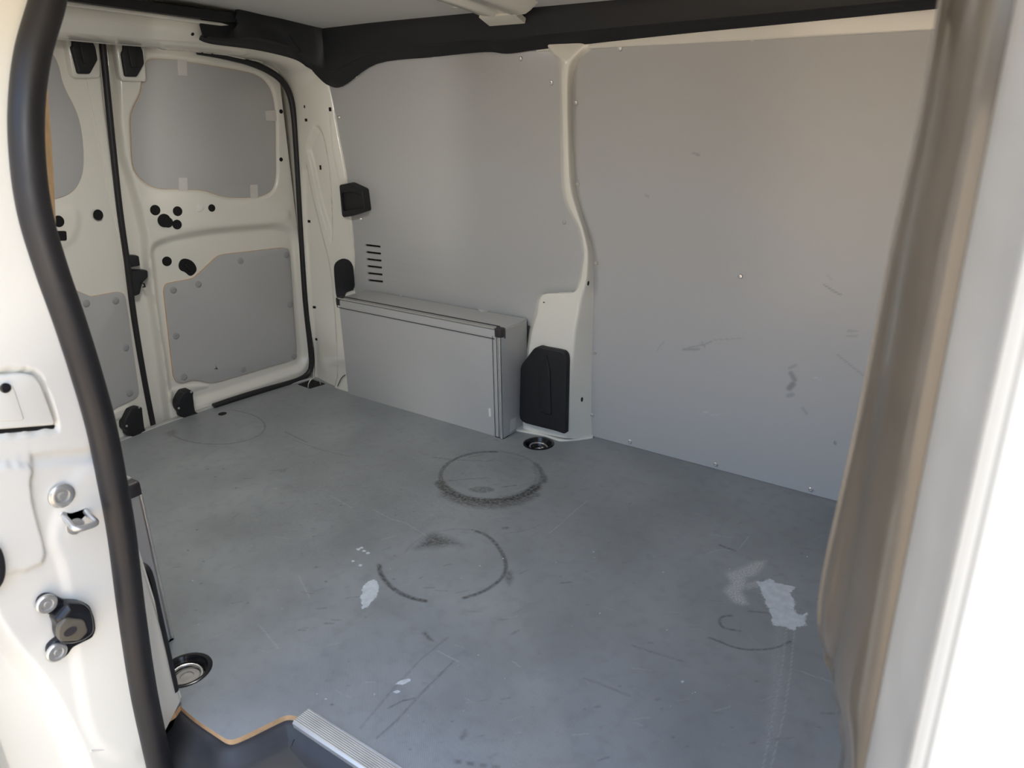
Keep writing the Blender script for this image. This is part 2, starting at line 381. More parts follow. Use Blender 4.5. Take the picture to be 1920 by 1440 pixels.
def stain_material(name, base, rough, darkc, lightc, whitec, bump, weave=False):
    m = bpy.data.materials.new(name); m.use_nodes = True; n = m.node_tree; b = n.nodes['Principled BSDF']; lk = n.links.new
    tc = n.nodes.new('ShaderNodeTexCoord')
    def noise(sc, det=6):
        q = n.nodes.new('ShaderNodeTexNoise'); q.inputs['Scale'].default_value = sc; q.inputs['Detail'].default_value = det; lk(tc.outputs['Object'], q.inputs['Vector']); return q.outputs[0]
    def mth(op, a, c):
        q = n.nodes.new('ShaderNodeMath'); q.operation = op; q.use_clamp = op in ('SUBTRACT',)
        for i, x in enumerate((a, c)):
            if isinstance(x, (int, float)): q.inputs[i].default_value = x
            else: lk(x, q.inputs[i])
        return q.outputs[0]
    def rng(x, a, c, d0=0., d1=1.):
        q = n.nodes.new('ShaderNodeMapRange'); lk(x, q.inputs[0]); q.inputs[1].default_value = a; q.inputs[2].default_value = c; q.inputs[3].default_value = d0; q.inputs[4].default_value = d1; return q.outputs[0]
    def mix(f, a, c):
        q = n.nodes.new('ShaderNodeMix'); q.data_type = 'RGBA'
        lk(f, q.inputs[0])
        for i, x in ((6, a), (7, c)):
            if isinstance(x, tuple): q.inputs[i].default_value = (*x, 1)
            else: lk(x, q.inputs[i])
        return q.outputs[2]
    def att(k):
        q = n.nodes.new('ShaderNodeAttribute'); q.attribute_name = k; return q.outputs['Fac']
    nb = noise(4.5); c = mix(rng(nb, .35, .65), tuple(x*.9 for x in base), tuple(x*1.1 for x in base))
    c = mix(rng(noise(30, 10), .5, .78, 0, .35), c, tuple(x*.6 for x in base))
    fine = rng(noise(170, 5), .25, .7); fine2 = rng(noise(420, 3), .3, .7)
    c = mix(mth('MULTIPLY', att('dark'), rng(noise(110, 6), .3, .6, .35, 1.)), c, darkc)
    c = mix(mth('MULTIPLY', att('light'), rng(noise(260, 4), .35, .6, .15, 1.)), c, lightc)
    wf = rng(mth('ADD', att('white'), mth('MULTIPLY', mth('ADD', fine, rng(noise(45, 5), .3, .7)), .4)), .78, .98)
    c = mix(wf, c, mix(rng(noise(60, 4), .3, .7), tuple(x*.8 for x in whitec), whitec))
    lk(c, b.inputs['Base Color']); b.inputs['Roughness'].default_value = rough
    lk(rng(noise(9), .3, .7, rough-.06, rough+.1), b.inputs['Roughness'])
    wv = n.nodes.new('ShaderNodeTexWave'); wv.inputs['Scale'].default_value = 130; wv.wave_type = 'BANDS'; wv.bands_direction = 'DIAGONAL'; lk(tc.outputs['Object'], wv.inputs['Vector'])
    bp = n.nodes.new('ShaderNodeBump'); bp.inputs['Strength'].default_value = bump; bp.inputs['Distance'].default_value = .001
    lk(mth('ADD', fine2, wv.outputs[1]) if weave else fine2, bp.inputs['Height']); lk(bp.outputs[0], b.inputs['Normal'])
    return m
M['floor'] = stain_material('grey_resin_floor', (.28, .298, .305), .42, (.035, .032, .028), (.56, .57, .56), (.68, .73, .76), .12, True)
me.materials.append(M['floor']); me.materials.append(M['ply'])
mi = np.zeros(len(me.polygons), np.int32); mi[:ns] = 1; me.polygons.foreach_set('material_index', mi)
fo = bpy.data.objects.new('floor', me); COL.objects.link(fo)
tag(fo, 'scuffed grey resin-coated plywood load floor of the van', 'floor', 'structure')
plate('floor_pan', FLOOR, [(-.25, -.95), (1.22, -.95), (1.22, -.55), (2.62, -.55), (2.62, .9), (-.25, .9)], -.09, -.07, 'dark', fo)
# rear threshold strip and dark channel behind it
thr = [np.array([a-.004, b, .001]) for a, b in rear]
tube('sill_strip', thr, 0, 'alu', fo, prof=[(-.012, -.004), (.012, -.004), (.012, .001), (.009, .003), (-.009, .003), (-.012, .001)])
und = [np.array([a-.045, b, -.03]) for a, b in rear]
tube('sill_channel', und, 0, 'dark', fo, prof=[(-.03, -.01), (.03, -.01), (.03, .01), (-.03, .01)])
lathe('drain_hole', [(.0155, .0006), (.012, .0008), (.0, -.0)], (*fl(417, 776), .0004), (0, 0, 1), 'dark', fo)

# ================================================================== far wall
wf = obj('wall_far', [WALL.pt(a, b, -.035) for a, b in ((-.25, -.1), (2.65, -.1), (2.65, 1.46), (-.25, 1.46))]+[WALL.pt(a, b, -.055) for a, b in ((-.25, -.1), (2.65, -.1), (2.65, 1.46), (-.25, 1.46))],
         [(0, 1, 2, 3), (7, 6, 5, 4), (0, 4, 5, 1), (1, 5, 6, 2), (2, 6, 7, 3), (3, 7, 4, 0)], 'paint', smooth=False)
tag(wf, 'far side wall of the van with white sheet metal behind grey lining panels', 'wall', 'structure')
WP = lambda L, h=0.: WALL.P(L, h)
rear_panel = [(606, 157), (612, 190), (634, 317), (640, 343), (650, 407), (655, 467), (658, 545), (672, 560), (1002, 612), (1010, 572), (1018, 552), (1082, 560), (1089, 530), (1095, 487), (1095, 457), (1086, 427), (1066, 383), (1058, 350), (1056, 200), (1053, 113), (1046, 95), (1030, 70), (913, 75), (740, 92), (640, 120)]
slots = [WP([(685+i*1.0, 457.5+i*13.2), (713+i*.95, 461+i*13.1), (713+i*.95, 465+i*13.1), (685+i*1., 461.5+i*13.2)]) for i in range(6)]
lp1 = plate('lining_panel', WALL, WP(rear_panel), -.008, 0, 'panel', wf, holes=slots, bevel=.0012, mats=['panel', 'ply'])
sb = WP([(675, 445), (730, 452), (735, 545), (680, 540)]); plate('vent_shade', WALL, sb, -.03, -.012, 'dark', lp1)  # near-black plate stands in for the shade behind the slots
# front panel with its own scuffs on a fine grid
fp = WP([(1100, 828), (1100, 470), (1090, 430), (1077, 385), (1069, 350), (1064, 150), (1068, 112), (1084, 95), (1113, 88), (1160, 86)])
fpoly = [(fp[0][0], .001)]+fp[1:]
top_t = WALL.px(1160, 86)[1]
fpoly = [(a, min(b, top_t)) for a, b in fpoly]+[(2.58, top_t), (2.58, .001)]
if area2(fpoly) < 0: fpoly.reverse()
WX0, WX1, WT0, WT1 = 1.33, 2.50, .02, 1.16
Vp, Fp, nsp = plate_geo(WALL, fpoly, -.008, 0, holes=[[(WX0, WT0), (WX1, WT0), (WX1, WT1), (WX0, WT1)]], bevel=0, back=False)
pxn, pyn = int((WX1-WX0)/.004), int((WT1-WT0)/.004); px_, py_ = np.linspace(WX0, WX1, pxn), np.linspace(WT0, WT1, pyn)
PX, PY = np.meshgrid(px_, py_, indexing='ij'); nV = len(Vp)
Vq = WALL.o+PX.reshape(-1, 1)*WALL.ex+PY.reshape(-1, 1)*WALL.ey
jj = np.arange(pxn*pyn).reshape(pxn, pyn)+nV
Fq = np.stack([jj[:-1, :-1].ravel(), jj[1:, :-1].ravel(), jj[1:, 1:].ravel(), jj[:-1, 1:].ravel()], 1)
pm = bpy.data.meshes.new('lining_panel'); pm.from_pydata(np.r_[np.array(Vp), Vq].tolist(), [], [list(f) for f in Fp]+Fq.tolist())
pd = np.zeros(PX.shape); pl = np.zeros(PX.shape)
def pstroke(A, px, w, s):
    d = sdline(PX, PY, WP(px)); A[:] = np.maximum(A, s*sm((w*1.5-d)/w))
for L, w, s in (([(1545, 534), (1562, 545), (1577, 553)], .002, .6), ([(1480, 690), (1492, 685)], .004, .4), ([(1483, 700), (1490, 712)], .007, .6), ([(1480, 728), (1487, 720)], .008, .7), ([(1478, 742), (1486, 740)], .006, .4),
                ([(1281, 655), (1310, 655)], .004, .45), ([(1290, 652), (1320, 646), (1335, 640)], .002, .45), ([(1316, 642), (1322, 650)], .003, .4), ([(1340, 637), (1395, 634)], .0015, .3), ([(1570, 665), (1620, 705)], .002, .4), ([(1590, 620), (1606, 621)], .003, .35), ([(1588, 630), (1607, 630)], .003, .3),
                ([(1125, 600), (1128, 620)], .003, .3), ([(1210, 366), (1216, 369)], .003, .4), ([(1300, 287), (1312, 291)], .003, .5), ([(1505, 765), (1512, 775)], .004, .35), ([(1565, 828), (1566, 832)], .003, .8), ([(1230, 660), (1245, 640)], .0015, .3), ([(1550, 515), (1560, 525)], .0015, .3)): pstroke(pd, L, w, s)
for L, w, s in (([(1528, 708), (1538, 712)], .0015, .7), ([(1320, 772), (1328, 773)], .002, .8), ([(1330, 778), (1352, 778)], .0015, .5), ([(1616, 90), (1700, 89)], .001, .5)): pstroke(pl, L, w, s)
for nm, A in (('dark', pd), ('light', pl), ('white', pl*0)):
    a_ = pm.attributes.new(nm, 'FLOAT', 'POINT'); full = np.zeros(len(pm.vertices), np.float32); full[nV:] = A.ravel(); a_.data.foreach_set('value', full)
pn = M['panel'].copy(); pn.name = 'grey_laminate_scuffed'; n_ = pn.node_tree; b_ = n_.nodes['Principled BSDF']
src = b_.inputs['Base Color'].links[0].from_socket
for nm, c_ in (('dark', (.24, .235, .23)), ('light', (.62, .61, .58))):
    a_ = n_.nodes.new('ShaderNodeAttribute'); a_.attribute_name = nm; mx = n_.nodes.new('ShaderNodeMix'); mx.data_type = 'RGBA'
    n_.links.new(a_.outputs['Fac'], mx.inputs[0]); n_.links.new(src, mx.inputs[6]); mx.inputs[7].default_value = (*c_, 1); src = mx.outputs[2]
n_.links.new(src, b_.inputs['Base Color']); pm.materials.append(pn)
lp2 = bpy.data.objects.new('lining_panel', pm); COL.objects.link(lp2); lp2.parent = wf
# cream sheet rail above the front panel
rl = [(1.10, top_t-.004), (2.6, top_t-.004), (2.6, 1.29), (1.10, 1.29)]
plate('roof_rail_sheet', WALL, rl, -.02, .008, 'paint', wf, bevel=.006)
# screws
sv, sf = lathe_geo([(.0072, 0), (.0072, .0015), (.0055, .0032), (.0028, .0036), (.0026, .002), (0, .002)], (0, 0, 0), (0, 0, 1), 14)
sme = bpy.data.meshes.new('screw'); sme.from_pydata([list(v) for v in sv], [], sf); sme.materials.append(M['steel']); sme.shade_smooth(); sme.set_sharp_from_angle(angle=.6)
def screw(par, F, u, v, h=0., s=1.):
    o = bpy.data.objects.new('screw', sme); COL.objects.link(o); o.parent = par
    p = F.pt(*F.px(u, v, h), h); o.location = p-wloc(par); o.rotation_euler = Vector(F.n).to_track_quat('Z', 'Y').to_euler(); o.scale = (s, s, s)
for u, v in ((813, 106), (976, 110), (1034, 155), (1058, 417), (667, 143), (635, 220), (676, 411)): screw(lp1, WALL, u, v)
for u, v in ((1163, 91), (1411, 72), (1718, 51), (1080, 193), (1083, 345), (1118, 493), (1115, 661), (1110, 779), (1388, 518), (1181, 828), (1342, 871), (1520, 918)): screw(lp2, WALL, u, v)

# pillar on the far wall: rows of (left on wall, left front, ridge, right on wall)
rows = [((1014, 72), (1020, 74), (1092, 80), (1120, 82), .014), ((1022, 88), (1030, 89), (1085, 92), (1110, 92), .02), ((1032, 101), (1042, 102), (1078, 105), (1095, 104), .024), ((1045, 114), (1053, 115), (1069, 119), (1083, 119), .028),
        ((1047, 150), (1053, 150), (1065, 150), (1074, 150), .03), ((1049, 220), (1055, 220), (1065, 220), (1072, 220), .03), ((1050, 300), (1057, 300), (1067, 300), (1076, 300), .03), ((1052, 350), (1059, 350), (1070, 350), (1079, 350), .03),
        ((1060, 385), (1067, 385), (1078, 383), (1087, 385), .03), ((1082, 430), (1088, 430), (1093, 428), (1101, 430), .032), ((1090, 470), (1095, 470), (1102, 468), (1111, 470), .034), ((1089, 500), (1093, 500), (1102, 500), (1113, 500), .036),
        ((1083, 530), (1087, 531), (1099, 530), (1113, 530), .04), ((1070, 550), (1072, 549), (1094, 548), (1113, 548), .042), ((1014, 552), (1018, 553), (1088, 562), (1113, 562), .046), ((1000, 590), (1007, 590), (1083, 592), (1112, 592), .058), ((991, 622), (998, 622), (1078, 622), (1111, 622), .064),
        ((985, 662), (991, 662), (1074, 662), (1110, 662), .07), ((981, 720), (985, 720), (1068, 720), (1109, 720), .078), ((978, 780), (981, 782), (1063, 790), (1109, 790), .084), ((978, 806), (980, 806), (1061, 822), (1110, 822), .088)]
cols = [[], [], [], []]
for a, b, c, d, hp in rows:
    for k, (p, h) in enumerate(((a, -.005), (b, hp), (c, hp), (d, 0.))): cols[k].append(WALL.pt(*WALL.px(*p, h), h))
def pillar_grid(cols, k=5):
    C = [densify(c, k) for c in cols]; out = []
    for i in range(len(C[0])):
        ctrl = np.array([c[i] for c in C]); w = np.linalg.norm(ctrl[2]-ctrl[1]); f = min(.012, w*.35)
        e = (ctrl[2]-ctrl[1])/max(w, 1e-6); l1 = ctrl[0]-ctrl[1]; l2 = ctrl[3]-ctrl[2]
        A = ctrl[1]+l1/np.linalg.norm(l1)*min(.008, np.linalg.norm(l1)*.4); B = ctrl[1]+e*f; Cc = ctrl[2]-e*f; D = ctrl[2]+l2/np.linalg.norm(l2)*min(.012, np.linalg.norm(l2)*.4)
        q = [ctrl[0], A]+[(1-t)**2*A+2*t*(1-t)*ctrl[1]+t*t*B for t in (.25, .5, .75)]+[B]+[B+(Cc-B)*t for t in (.25, .5, .75)]+[Cc]+[(1-t)**2*Cc+2*t*(1-t)*ctrl[2]+t*t*D for t in (.25, .5, .75)]+[D, ctrl[3]]
        out.append(q)
    return np.array(out)
PG = pillar_grid(cols)
pil = sheet('body_pillar', PG, 'paint', wf)
for u, v, a, b in ((1103, 531, 4, 8), (1091, 749, 4, 9), (1020, 567, 3, 2)):
    h = .03 if u > 1080 else .05
    c = WALL.px(u, v, h)
    bv = BVHTree.FromPolygons([Vector(p) for p in PG.reshape(-1, 3)], grid_faces(*PG.shape[:2]))
    hit = bv.ray_cast(Vector(CAM), Vector(ray(u, v)).normalized())
    if hit[0]:
        nrm = np.array(hit[1]); nrm = nrm*np.sign(nrm@(CAM-np.array(hit[0])))
        ex = np.cross((0, 0, 1), nrm); Fh = Frame(hit[0], ex, np.cross(nrm, ex), nrm); s_ = 1/FPX*2.3
        plate('slot_hole', Fh, circ((0, 0), a*s_*.7, 12, b*s_*.6), -.001, .0008, 'dark', pil)
# foot flange of the pillar

ff = [fl(*p) for p in ((966, 808), (978, 800), (1062, 822), (1107, 804), (1113, 822), (1075, 827), (1050, 828), (1020, 818))]
plate('floor_flange', FLOOR, rnd(ff, .01), -.002, .006, 'paint', pil, bevel=.003)

# black pocket cover on the pillar foot
def pc(L, x0, y0, s): return [(x0+a/s, y0+b/s) for a, b in L]
cov = pc([(600, 440), (650, 418), (690, 430), (800, 450), (870, 465), (895, 500), (900, 560), (885, 1200), (870, 1205), (800, 1180), (520, 1110), (480, 1080), (470, 1040), (480, 610), (500, 570)], 880, 560, 4.8)
def tilted(u, v, h):
    return WALL.pt(*WALL.px(u, v, h), h)
pA, pB, pC = tilted(985, 800, .088), tilted(1063, 800, .090), tilted(1020, 655, .074)
ex_ = pB-pA; n_p = np.cross(ex_, pC-pA); n_p = n_p*np.sign(n_p@(CAM-pA)); n_p /= np.linalg.norm(n_p); PF = Frame(pA, ex_, np.cross(n_p, ex_), n_p)
def pocket_cover(F, poly, rib, lab, top=.016):
    o = plate('pocket_cover', F, poly, -.004, top, 'black', None, bevel=.006)
    tag(o, lab, 'cover'); plate('moulded_rib', F, rib, top-.002, top+.005, 'black', o, bevel=.005)
    return o
cp = rnd(PF.P(cov), .008); ribp = rnd(PF.P(pc([(655, 640), (720, 480), (755, 640), (765, 1040), (655, 1000)], 880, 560, 4.8)), .01)
pocket_cover(PF, cp, ribp, 'black moulded pocket cover on the foot of the far white pillar')
PFm = PF.mir(); PFm.o = PFm.o+PFm.n*-.015
pocket_cover(PFm, cp, ribp, 'black pocket cover seen edge-on beside the near tie-down cup', .006)

# ================================================================== wheel arch boxes
def arch_box(sgn, label):
    X0, X1, Y0, Y1, H = .272, 1.036, .615, .767, .388
    mir = lambda p: np.array([p[0], p[1]*sgn, p[2]])
    t = empty('wheel_arch_box', mir((.65, .69, 0)), label, 'box')
    def bx(name, lo, hi, m, par, b=.0015):
        ys = sorted((lo[1]*sgn, hi[1]*sgn)); return box(name, (lo[0], ys[0], lo[2]), (hi[0], ys[1], hi[2]), m, par, b)
    fr = bx('front_panel', (X0, Y0+.002, 0.0005), (X1-.006, Y0+.011, H-.006), 'panel', t)
    bx('end_panel', (X1-.011, Y0+.006, .0005), (X1-.002, Y1, H-.006), 'panel', t)
    top = bx('top_panel', (X0-.01, Y0+.006, H-.011), (X1-.006, Y1+.008, H-.002), 'panel', t)
    # aluminium edge angles
    def angle(name, a, b, d1, d2, m='alub'):
        a, b, d1, d2 = (mir(a) if i < 2 else np.array([q[0], q[1]*sgn, q[2]]) for i, q in enumerate((a, b, d1, d2)))
        th = .003; w = .034; prof = [(0, 0), (w, 0), (w, -th), (w*.72, -th-.0006), (w*.7, -th), (th*2, -th), (th, -th*2), (th, -w), (0, -w)]
        prof = [(-.0015, .0), (0, .0015), (w, .0015), (w, -th), (th, -th), (th, -w), (-.0015, -w)]
        V = []
        for P in (a, b): V += [P+d1*x-d2*y*-1*0+d2*(-y) for x, y in prof]
        K = len(prof); Fc = [(i, (i+1) % K, K+(i+1) % K, K+i) for i in range(K)]+[tuple(range(K)), tuple(range(K, 2*K))]
        return obj(name, V, Fc, m, t, ang=30)
    e1 = angle('edge_profile', (X0-.008, Y0, H), (X1-.022, Y0, H), (0, 1, 0), (0, 0, -1))
    e2 = angle('edge_profile', (X1, Y0, 0.0005), (X1, Y0, H-.024), (-1, 0, 0), (0, 1, 0), 'alub')
    e3 = angle('edge_profile', (X1, Y0+.022, H), (X1, Y1, H), (0, 0, -1), (-1, 0, 0), 'alu')
    bx('corner_cap', (X1-.026, Y0-.003, H-.026), (X1+.003, Y0+.026, H+.003), 'capg', t, .005)
    bx('corner_cap', (X0-.012, Y0-.003, H-.026), (X0+.006, Y0+.03, H+.003), 'capg', t, .004)
    tube('profile_bead', [mir((X0-.006, Y0+.001, H+.0005)), mir((X1-.026, Y0+.001, H+.0005))], .0028, 'steel', e1, seg=8)
    tube('profile_bead', [mir((X0-.006, Y0+.030, H+.001)), mir((X1-.026, Y0+.030, H+.001))], .0016, 'capg', e1, seg=6)
    tube('profile_bead', [mir((X0-.006, Y0-.001, H-.034)), mir((X1-.026, Y0-.001, H-.034))], .0012, 'capg', e1, seg=6)
    for dx in (.0175, .034): tube('profile_bead', [mir((X1-dx, Y0-.0015, .001)), mir((X1-dx, Y0-.0015, H-.026))], .0010, 'capg', e2, seg=6)
    # rounded rib on the vertical profile
    tube('profile_bead', [mir((X1-.006, Y0-.001, .001)), mir((X1-.006, Y0-.001, H-.026))], .0045, 'steel', e2, seg=10)
    if sgn > 0:
        tz = Frame((0, 0, H-.002), (1, 0, 0), (0, 1, 0), (0, 0, 1))
        for q in ([(745, 551), (762, 549), (768, 553), (751, 555)], [(896, 580), (915, 578), (922, 583), (902, 585)]): plate('tape_piece', tz, tz.P(q), 0, .0008, 'tape', top)
        fy = Frame((0, Y0+.002, 0), (1, 0, 0), (0, 0, 1), (0, -1, 0))
        plate('tape_piece', fy, fy.P([(916, 766), (920, 765), (921, 781), (917, 781)]), 0, .0008, 'white_plug', fr)
        fx = Frame((X1-.002, 0, 0), (0, 1, 0), (0, 0, 1), (1, 0, 0))
        plate('tape_piece', fx, fx.P([(957, 787), (967, 782), (966, 803), (956, 811)]), 0, .0008, 'tape', t)
    return t
arch_box(1, 'long grey wheel arch box with aluminium edges against the far wall')
arch_box(-1, 'wheel arch box corner with charcoal cap half hidden behind the near pillar')

# ================================================================== rear door frame and corner pillar
A_px = [(40, 66), (97, 70), (200, 80), (300, 88), (400, 98), (450, 108), (500, 118), (528, 132), (545, 157), (553, 190), (558, 260), (563, 350), (570, 470), (578, 580), (586, 650), (588, 690), (588, 722)]
B_px = [(40, 52, 'h'), (97, 57, 'h'), (200, 65, 'h'), (300, 73, 'h'), (400, 79, 'h'), (450, 87, 'h'), (510, 97, 'h'), (560, 112, 'h2'), (592, 132, 'h2'), (614, 158, 'w'), (634, 258, 'w'), (650, 345, 'w'), (663, 470, 'w'), (668, 560, 'w'), (652, 650, 'b'), (652, 700, 'b'), (653, 738, 'b')]
A3 = []
for u, v in A_px: A3.append(RD.pt(*RD.px(u, v, .0), .0) if u > 188 else LD.pt(*LD.px(u, v, .0), .0))
B3 = []
for u, v, k in B_px:
    if k == 'h': B3.append(at(u, v, 'x', .12))
    elif k == 'h2': B3.append(at(u, v, 'x', .15))
    elif k == 'w': B3.append(WALL.pt(*WALL.px(u, v, .004), .004))
    else: B3.append(at(u, v, 'y', .632))
Ad, Bd = densify(A3, 18), densify(B3, 18)
ctr = np.array([1.2, -.1, .6]); G = []
for a, b in zip(Ad, Bd):
    row = []
    for t in np.linspace(0, 1, 64):
        p = a+(b-a)*t; d = ctr-p; d /= np.linalg.norm(d); row.append(p+d*(.020*math.sin(math.pi*t)**.8))
    row.append(b+(b-a)/np.linalg.norm(b-a)*.012-d*.01)
    G.append(row)
G = np.array(G)
def emboss(G, items):
    n = gnormals(G); q = topix(G); H = np.zeros(G.shape[:2])
    for poly, dep, w in items: H += dep*sm(.5-sdpoly(q[..., 0], q[..., 1], poly)/w)
    return G+n*H[..., None]
Vp1 = chaikin([(574, 282), (580, 290), (598, 380), (618, 440), (621, 455), (622, 400), (617, 320), (606, 255), (594, 235), (584, 250)], 1)
Vp2 = chaikin([(572, 300), (580, 350), (600, 430), (616, 490), (622, 525), (628, 600), (632, 740), (590, 740), (586, 640), (575, 480), (568, 360)], 1)
V3 = [(619, 217), (628, 214), (650, 336), (636, 340), (624, 280)]
V4 = [(655, 420), (661, 417), (664, 455), (657, 456)]
G = emboss(G, [(Vp1, -.016, 5), (Vp2, -.011, 6), (V3, .003, 3), (V4, .003, 3), ([(300, 78), (460, 92), (465, 100), (455, 103), (300, 92)], .004, 4)])
wr = empty('wall_rear', (0, 0, 0), 'white rear door frame with header beam and corner pillar', 'wall', 'structure')
dp = sheet('corner_pillar', G, 'paint', wr)
bvD = BVHTree.FromPolygons([Vector(p) for p in G.reshape(-1, 3)], grid_faces(*G.shape[:2]))
def surf_frame(bv, u, v, rotz=None):
    hit = bv.ray_cast(Vector(CAM), Vector(ray(u, v)).normalized())
    if not hit[0]: return None
    nrm = np.array(hit[1]); nrm = nrm*np.sign(nrm@(CAM-np.array(hit[0]))); ex = np.cross((0, 0, 1), nrm)
    return Frame(hit[0], ex, np.cross(nrm, ex), nrm)
for u, v, a, b in ((571, 200, 2, 3), (574, 225, 4, 3), (619, 205, 3, 4), (601, 314, 2.5, 5), (579, 415, 5, 3), (589, 576, 5, 3), (593, 636, 5, 3)):
    Fh = surf_frame(bvD, u, v)
    if Fh: plate('slot_hole', Fh, rnd([(-a*.0017, -b*.0017), (a*.0017, -b*.0017), (a*.0017, b*.0017), (-a*.0017, b*.0017)], .002), -.002, .0009, 'dark', dp)
# header beam face above the doors
hl = [at(u, v, 'x', .122) for u, v in ((-60, 45), (40, 52), (97, 57), (200, 65), (300, 73), (400, 79), (460, 88))]
hu = [at(u, v, 'x', .145) for u, v in ((-60, -16), (40, -4), (97, 4), (200, 18), (300, 31), (400, 43), (460, 51))]
HG = []
for a, b in zip(densify(hl, 4), densify(hu, 4)):
    HG.append([a+(b-a)*t+np.array([.012*math.sin(math.pi*t), 0, 0]) for t in np.linspace(0, 1, 9)]+[b+np.array([-.02, 0, .01])])
hb = sheet('header_beam', np.array(HG), 'paint', wr)
bvH = BVHTree.FromPolygons([Vector(p) for p in np.array(HG).reshape(-1, 3)], grid_faces(len(HG), len(HG[0])))
for u, v, r in ((252, 26, 2), (361, 64, 3.2)):
    Fh = surf_frame(bvH, u, v)
    if Fh: plate('bolt_hole', Fh, circ((0, 0), r*.0017, 12), -.002, .001, 'dark', hb)
tube('beam_flange', [at(u, v, 'x', .155)+np.array([0, 0, .004]) for u, v in ((60, 0), (130, 10), (250, 26), (350, 40), (425, 50), (436, 50))], .007, 'paint', wr, seg=10)

# ================================================================== rear doors
DH = -.03
def door_sheet(name, F, items, s0=.006, s1=.68, t0=-.03, t1=1.33, res=.005, parent=None, edge=None):
    ns_, nt_ = int((s1-s0)/res), int((t1-t0)/res); S, T = np.meshgrid(np.linspace(s0, s1, ns_), np.linspace(t0, t1, nt_), indexing='ij')
    if edge is not None:
        e_ = np.interp(T[0], *edge); a_ = (S-s0)/(s1-s0); S = e_[None, :]*(1-a_)+s1*a_
    H = np.zeros(S.shape)
    for poly, dep, w in items: H += dep*sm(.5-sdpoly(S, T, poly)/w)
    G_ = F.o+S[..., None]*F.ex+T[..., None]*F.ey+(H+DH)[..., None]*F.n
    return sheet(name, G_, 'paint', parent, .02, 70)
D = lambda L: RD.P(L, DH)
win = D([(283, 107), (332, 110), (353, 114), (400, 121), (467, 133), (493, 143), (510, 163), (517, 187), (520, 217), (521, 300), (521, 333), (515, 357), (500, 368), (477, 372), (437, 373), (417, 370), (393, 362), (377, 358), (333, 357), (300, 357), (277, 348), (257, 330), (248, 310), (246, 267), (244, 220), (250, 200), (263, 177), (267, 153), (272, 117)])
low = D([(313, 533), (357, 525), (367, 522), (410, 482), (420, 478), (533, 465), (545, 467), (547, 477), (560, 660), (557, 672), (547, 678), (407, 719), (393, 719), (377, 715), (363, 714), (343, 720), (333, 717), (328, 707), (310, 547)])
win = chaikin(win, 2); low = rnd(low, .012, 3)
lowrec = rnd(D([(285, 462), (320, 448), (400, 434), (520, 424), (548, 432), (556, 452), (566, 560), (576, 670), (566, 690), (540, 698), (500, 712), (410, 742), (330, 766), (322, 740), (300, 600)]), .05, 5)
gapstrip = D([(185, 60), (213, 60), (221, 150), (224, 230), (232, 290), (248, 340), (262, 390), (274, 440), (279, 500), (290, 580), (303, 660), (312, 740), (318, 800), (285, 810), (240, 500), (200, 200)])
boss = chaikin(D([(268, 375), (300, 366), (375, 365), (402, 376), (540, 385), (545, 420), (400, 428), (340, 434), (300, 428), (275, 402)]), 2)
lbead = rnd(D([(318, 735), (340, 727), (380, 722), (400, 726), (372, 733), (340, 745), (322, 752)]), .02)
items_r = [(win, -.014, .012), (lowrec, -.020, .035), (gapstrip, -.035, .022), (boss, .006, .03), (lbead, .005, .012)]
d1 = door_sheet('door_1', RD, items_r)
tag(d1, 'far rear cargo door with grey lined window recess and round holes', 'door', 'structure')
wp = plate('window_panel', RD, offset(win if area2(win) > 0 else win[::-1], .003), DH-.016, DH-.008, 'panel', d1, bevel=.001, mats=['panel', 'ply'], sidemat=True)
lpn = plate('lower_panel', RD, low, DH-.024, DH-.014, 'panel', d1, bevel=.001, mats=['panel', 'ply'], sidemat=True)
for q in ([(332, 109), (350, 112), (351, 142), (334, 141)], [(497, 208), (522, 206), (522, 227), (499, 226)], [(335, 333), (351, 333), (352, 360), (336, 360)], [(469, 347), (483, 346), (484, 373), (470, 373)]):
    plate('tape_tab', RD, RD.P(q, DH-.006), DH-.008, DH-.0055, 'tape', wp)
cv, cf = lathe_geo([(.0125, 0), (.0125, .001), (.0105, .0022), (.004, .0026), (.0035, .0018), (0, .0018)], (0, 0, 0), (0, 0, 1), 18)
cme = bpy.data.meshes.new('panel_clip'); cme.from_pydata([list(v) for v in cv], [], cf); cme.materials.append(M['clip']); cme.shade_smooth(); cme.set_sharp_from_angle(angle=.6)
def clip(par, F, s, t, h):
    o = bpy.data.objects.new('panel_clip', cme); COL.objects.link(o); o.parent = par; o.location = F.pt(s, t, h)-wloc(par); o.rotation_euler = Vector(F.n).to_track_quat('Z', 'Y').to_euler()
clips = [(451, 489), (537, 478), (325, 544), (372, 533), (544, 571), (330, 630), (551, 668), (456, 693), (345, 707)]
for u, v in clips: clip(lpn, RD, *RD.px(u, v, DH-.014), DH-.014)
def hole(par, F, u, v, rpx, h, name='access_hole', dist=2.75):
    s, t = F.px(u, v, h); r = rpx*dist/FPX*1.02
    V, Fc = lathe_geo([(r+.0015, 0), (r+.001, .0012), (r, .0012), (r*.97, .0006), (0, .0005)], F.pt(s, t, h), F.n, 24); return obj(name, V, Fc, 'dark', par)
for u, v, r, h in ((291, 394, 8.2, .006), (333, 396, 7.8, .006), (308, 413.5, 11, .006), (315, 417, 8.4, .0062), (332, 421, 7.8, .006), (397, 390, 6, .006), (313, 490, 8, -.02), (527, 209, 3.2, 0), (527, 299, 3.2, 0)): hole(d1, RD, u, v, r, DH+h)
hp_ = chaikin(RD.P(pc([(500, 740), (520, 680), (570, 660), (650, 690), (695, 770), (660, 825), (615, 845), (570, 800), (520, 785)], 240, 360, 5.333), DH-.02), 2)
gh = plate('pull_handle_hole', RD, hp_, DH-.022, DH-.0185, 'dark', d1, bevel=.001)
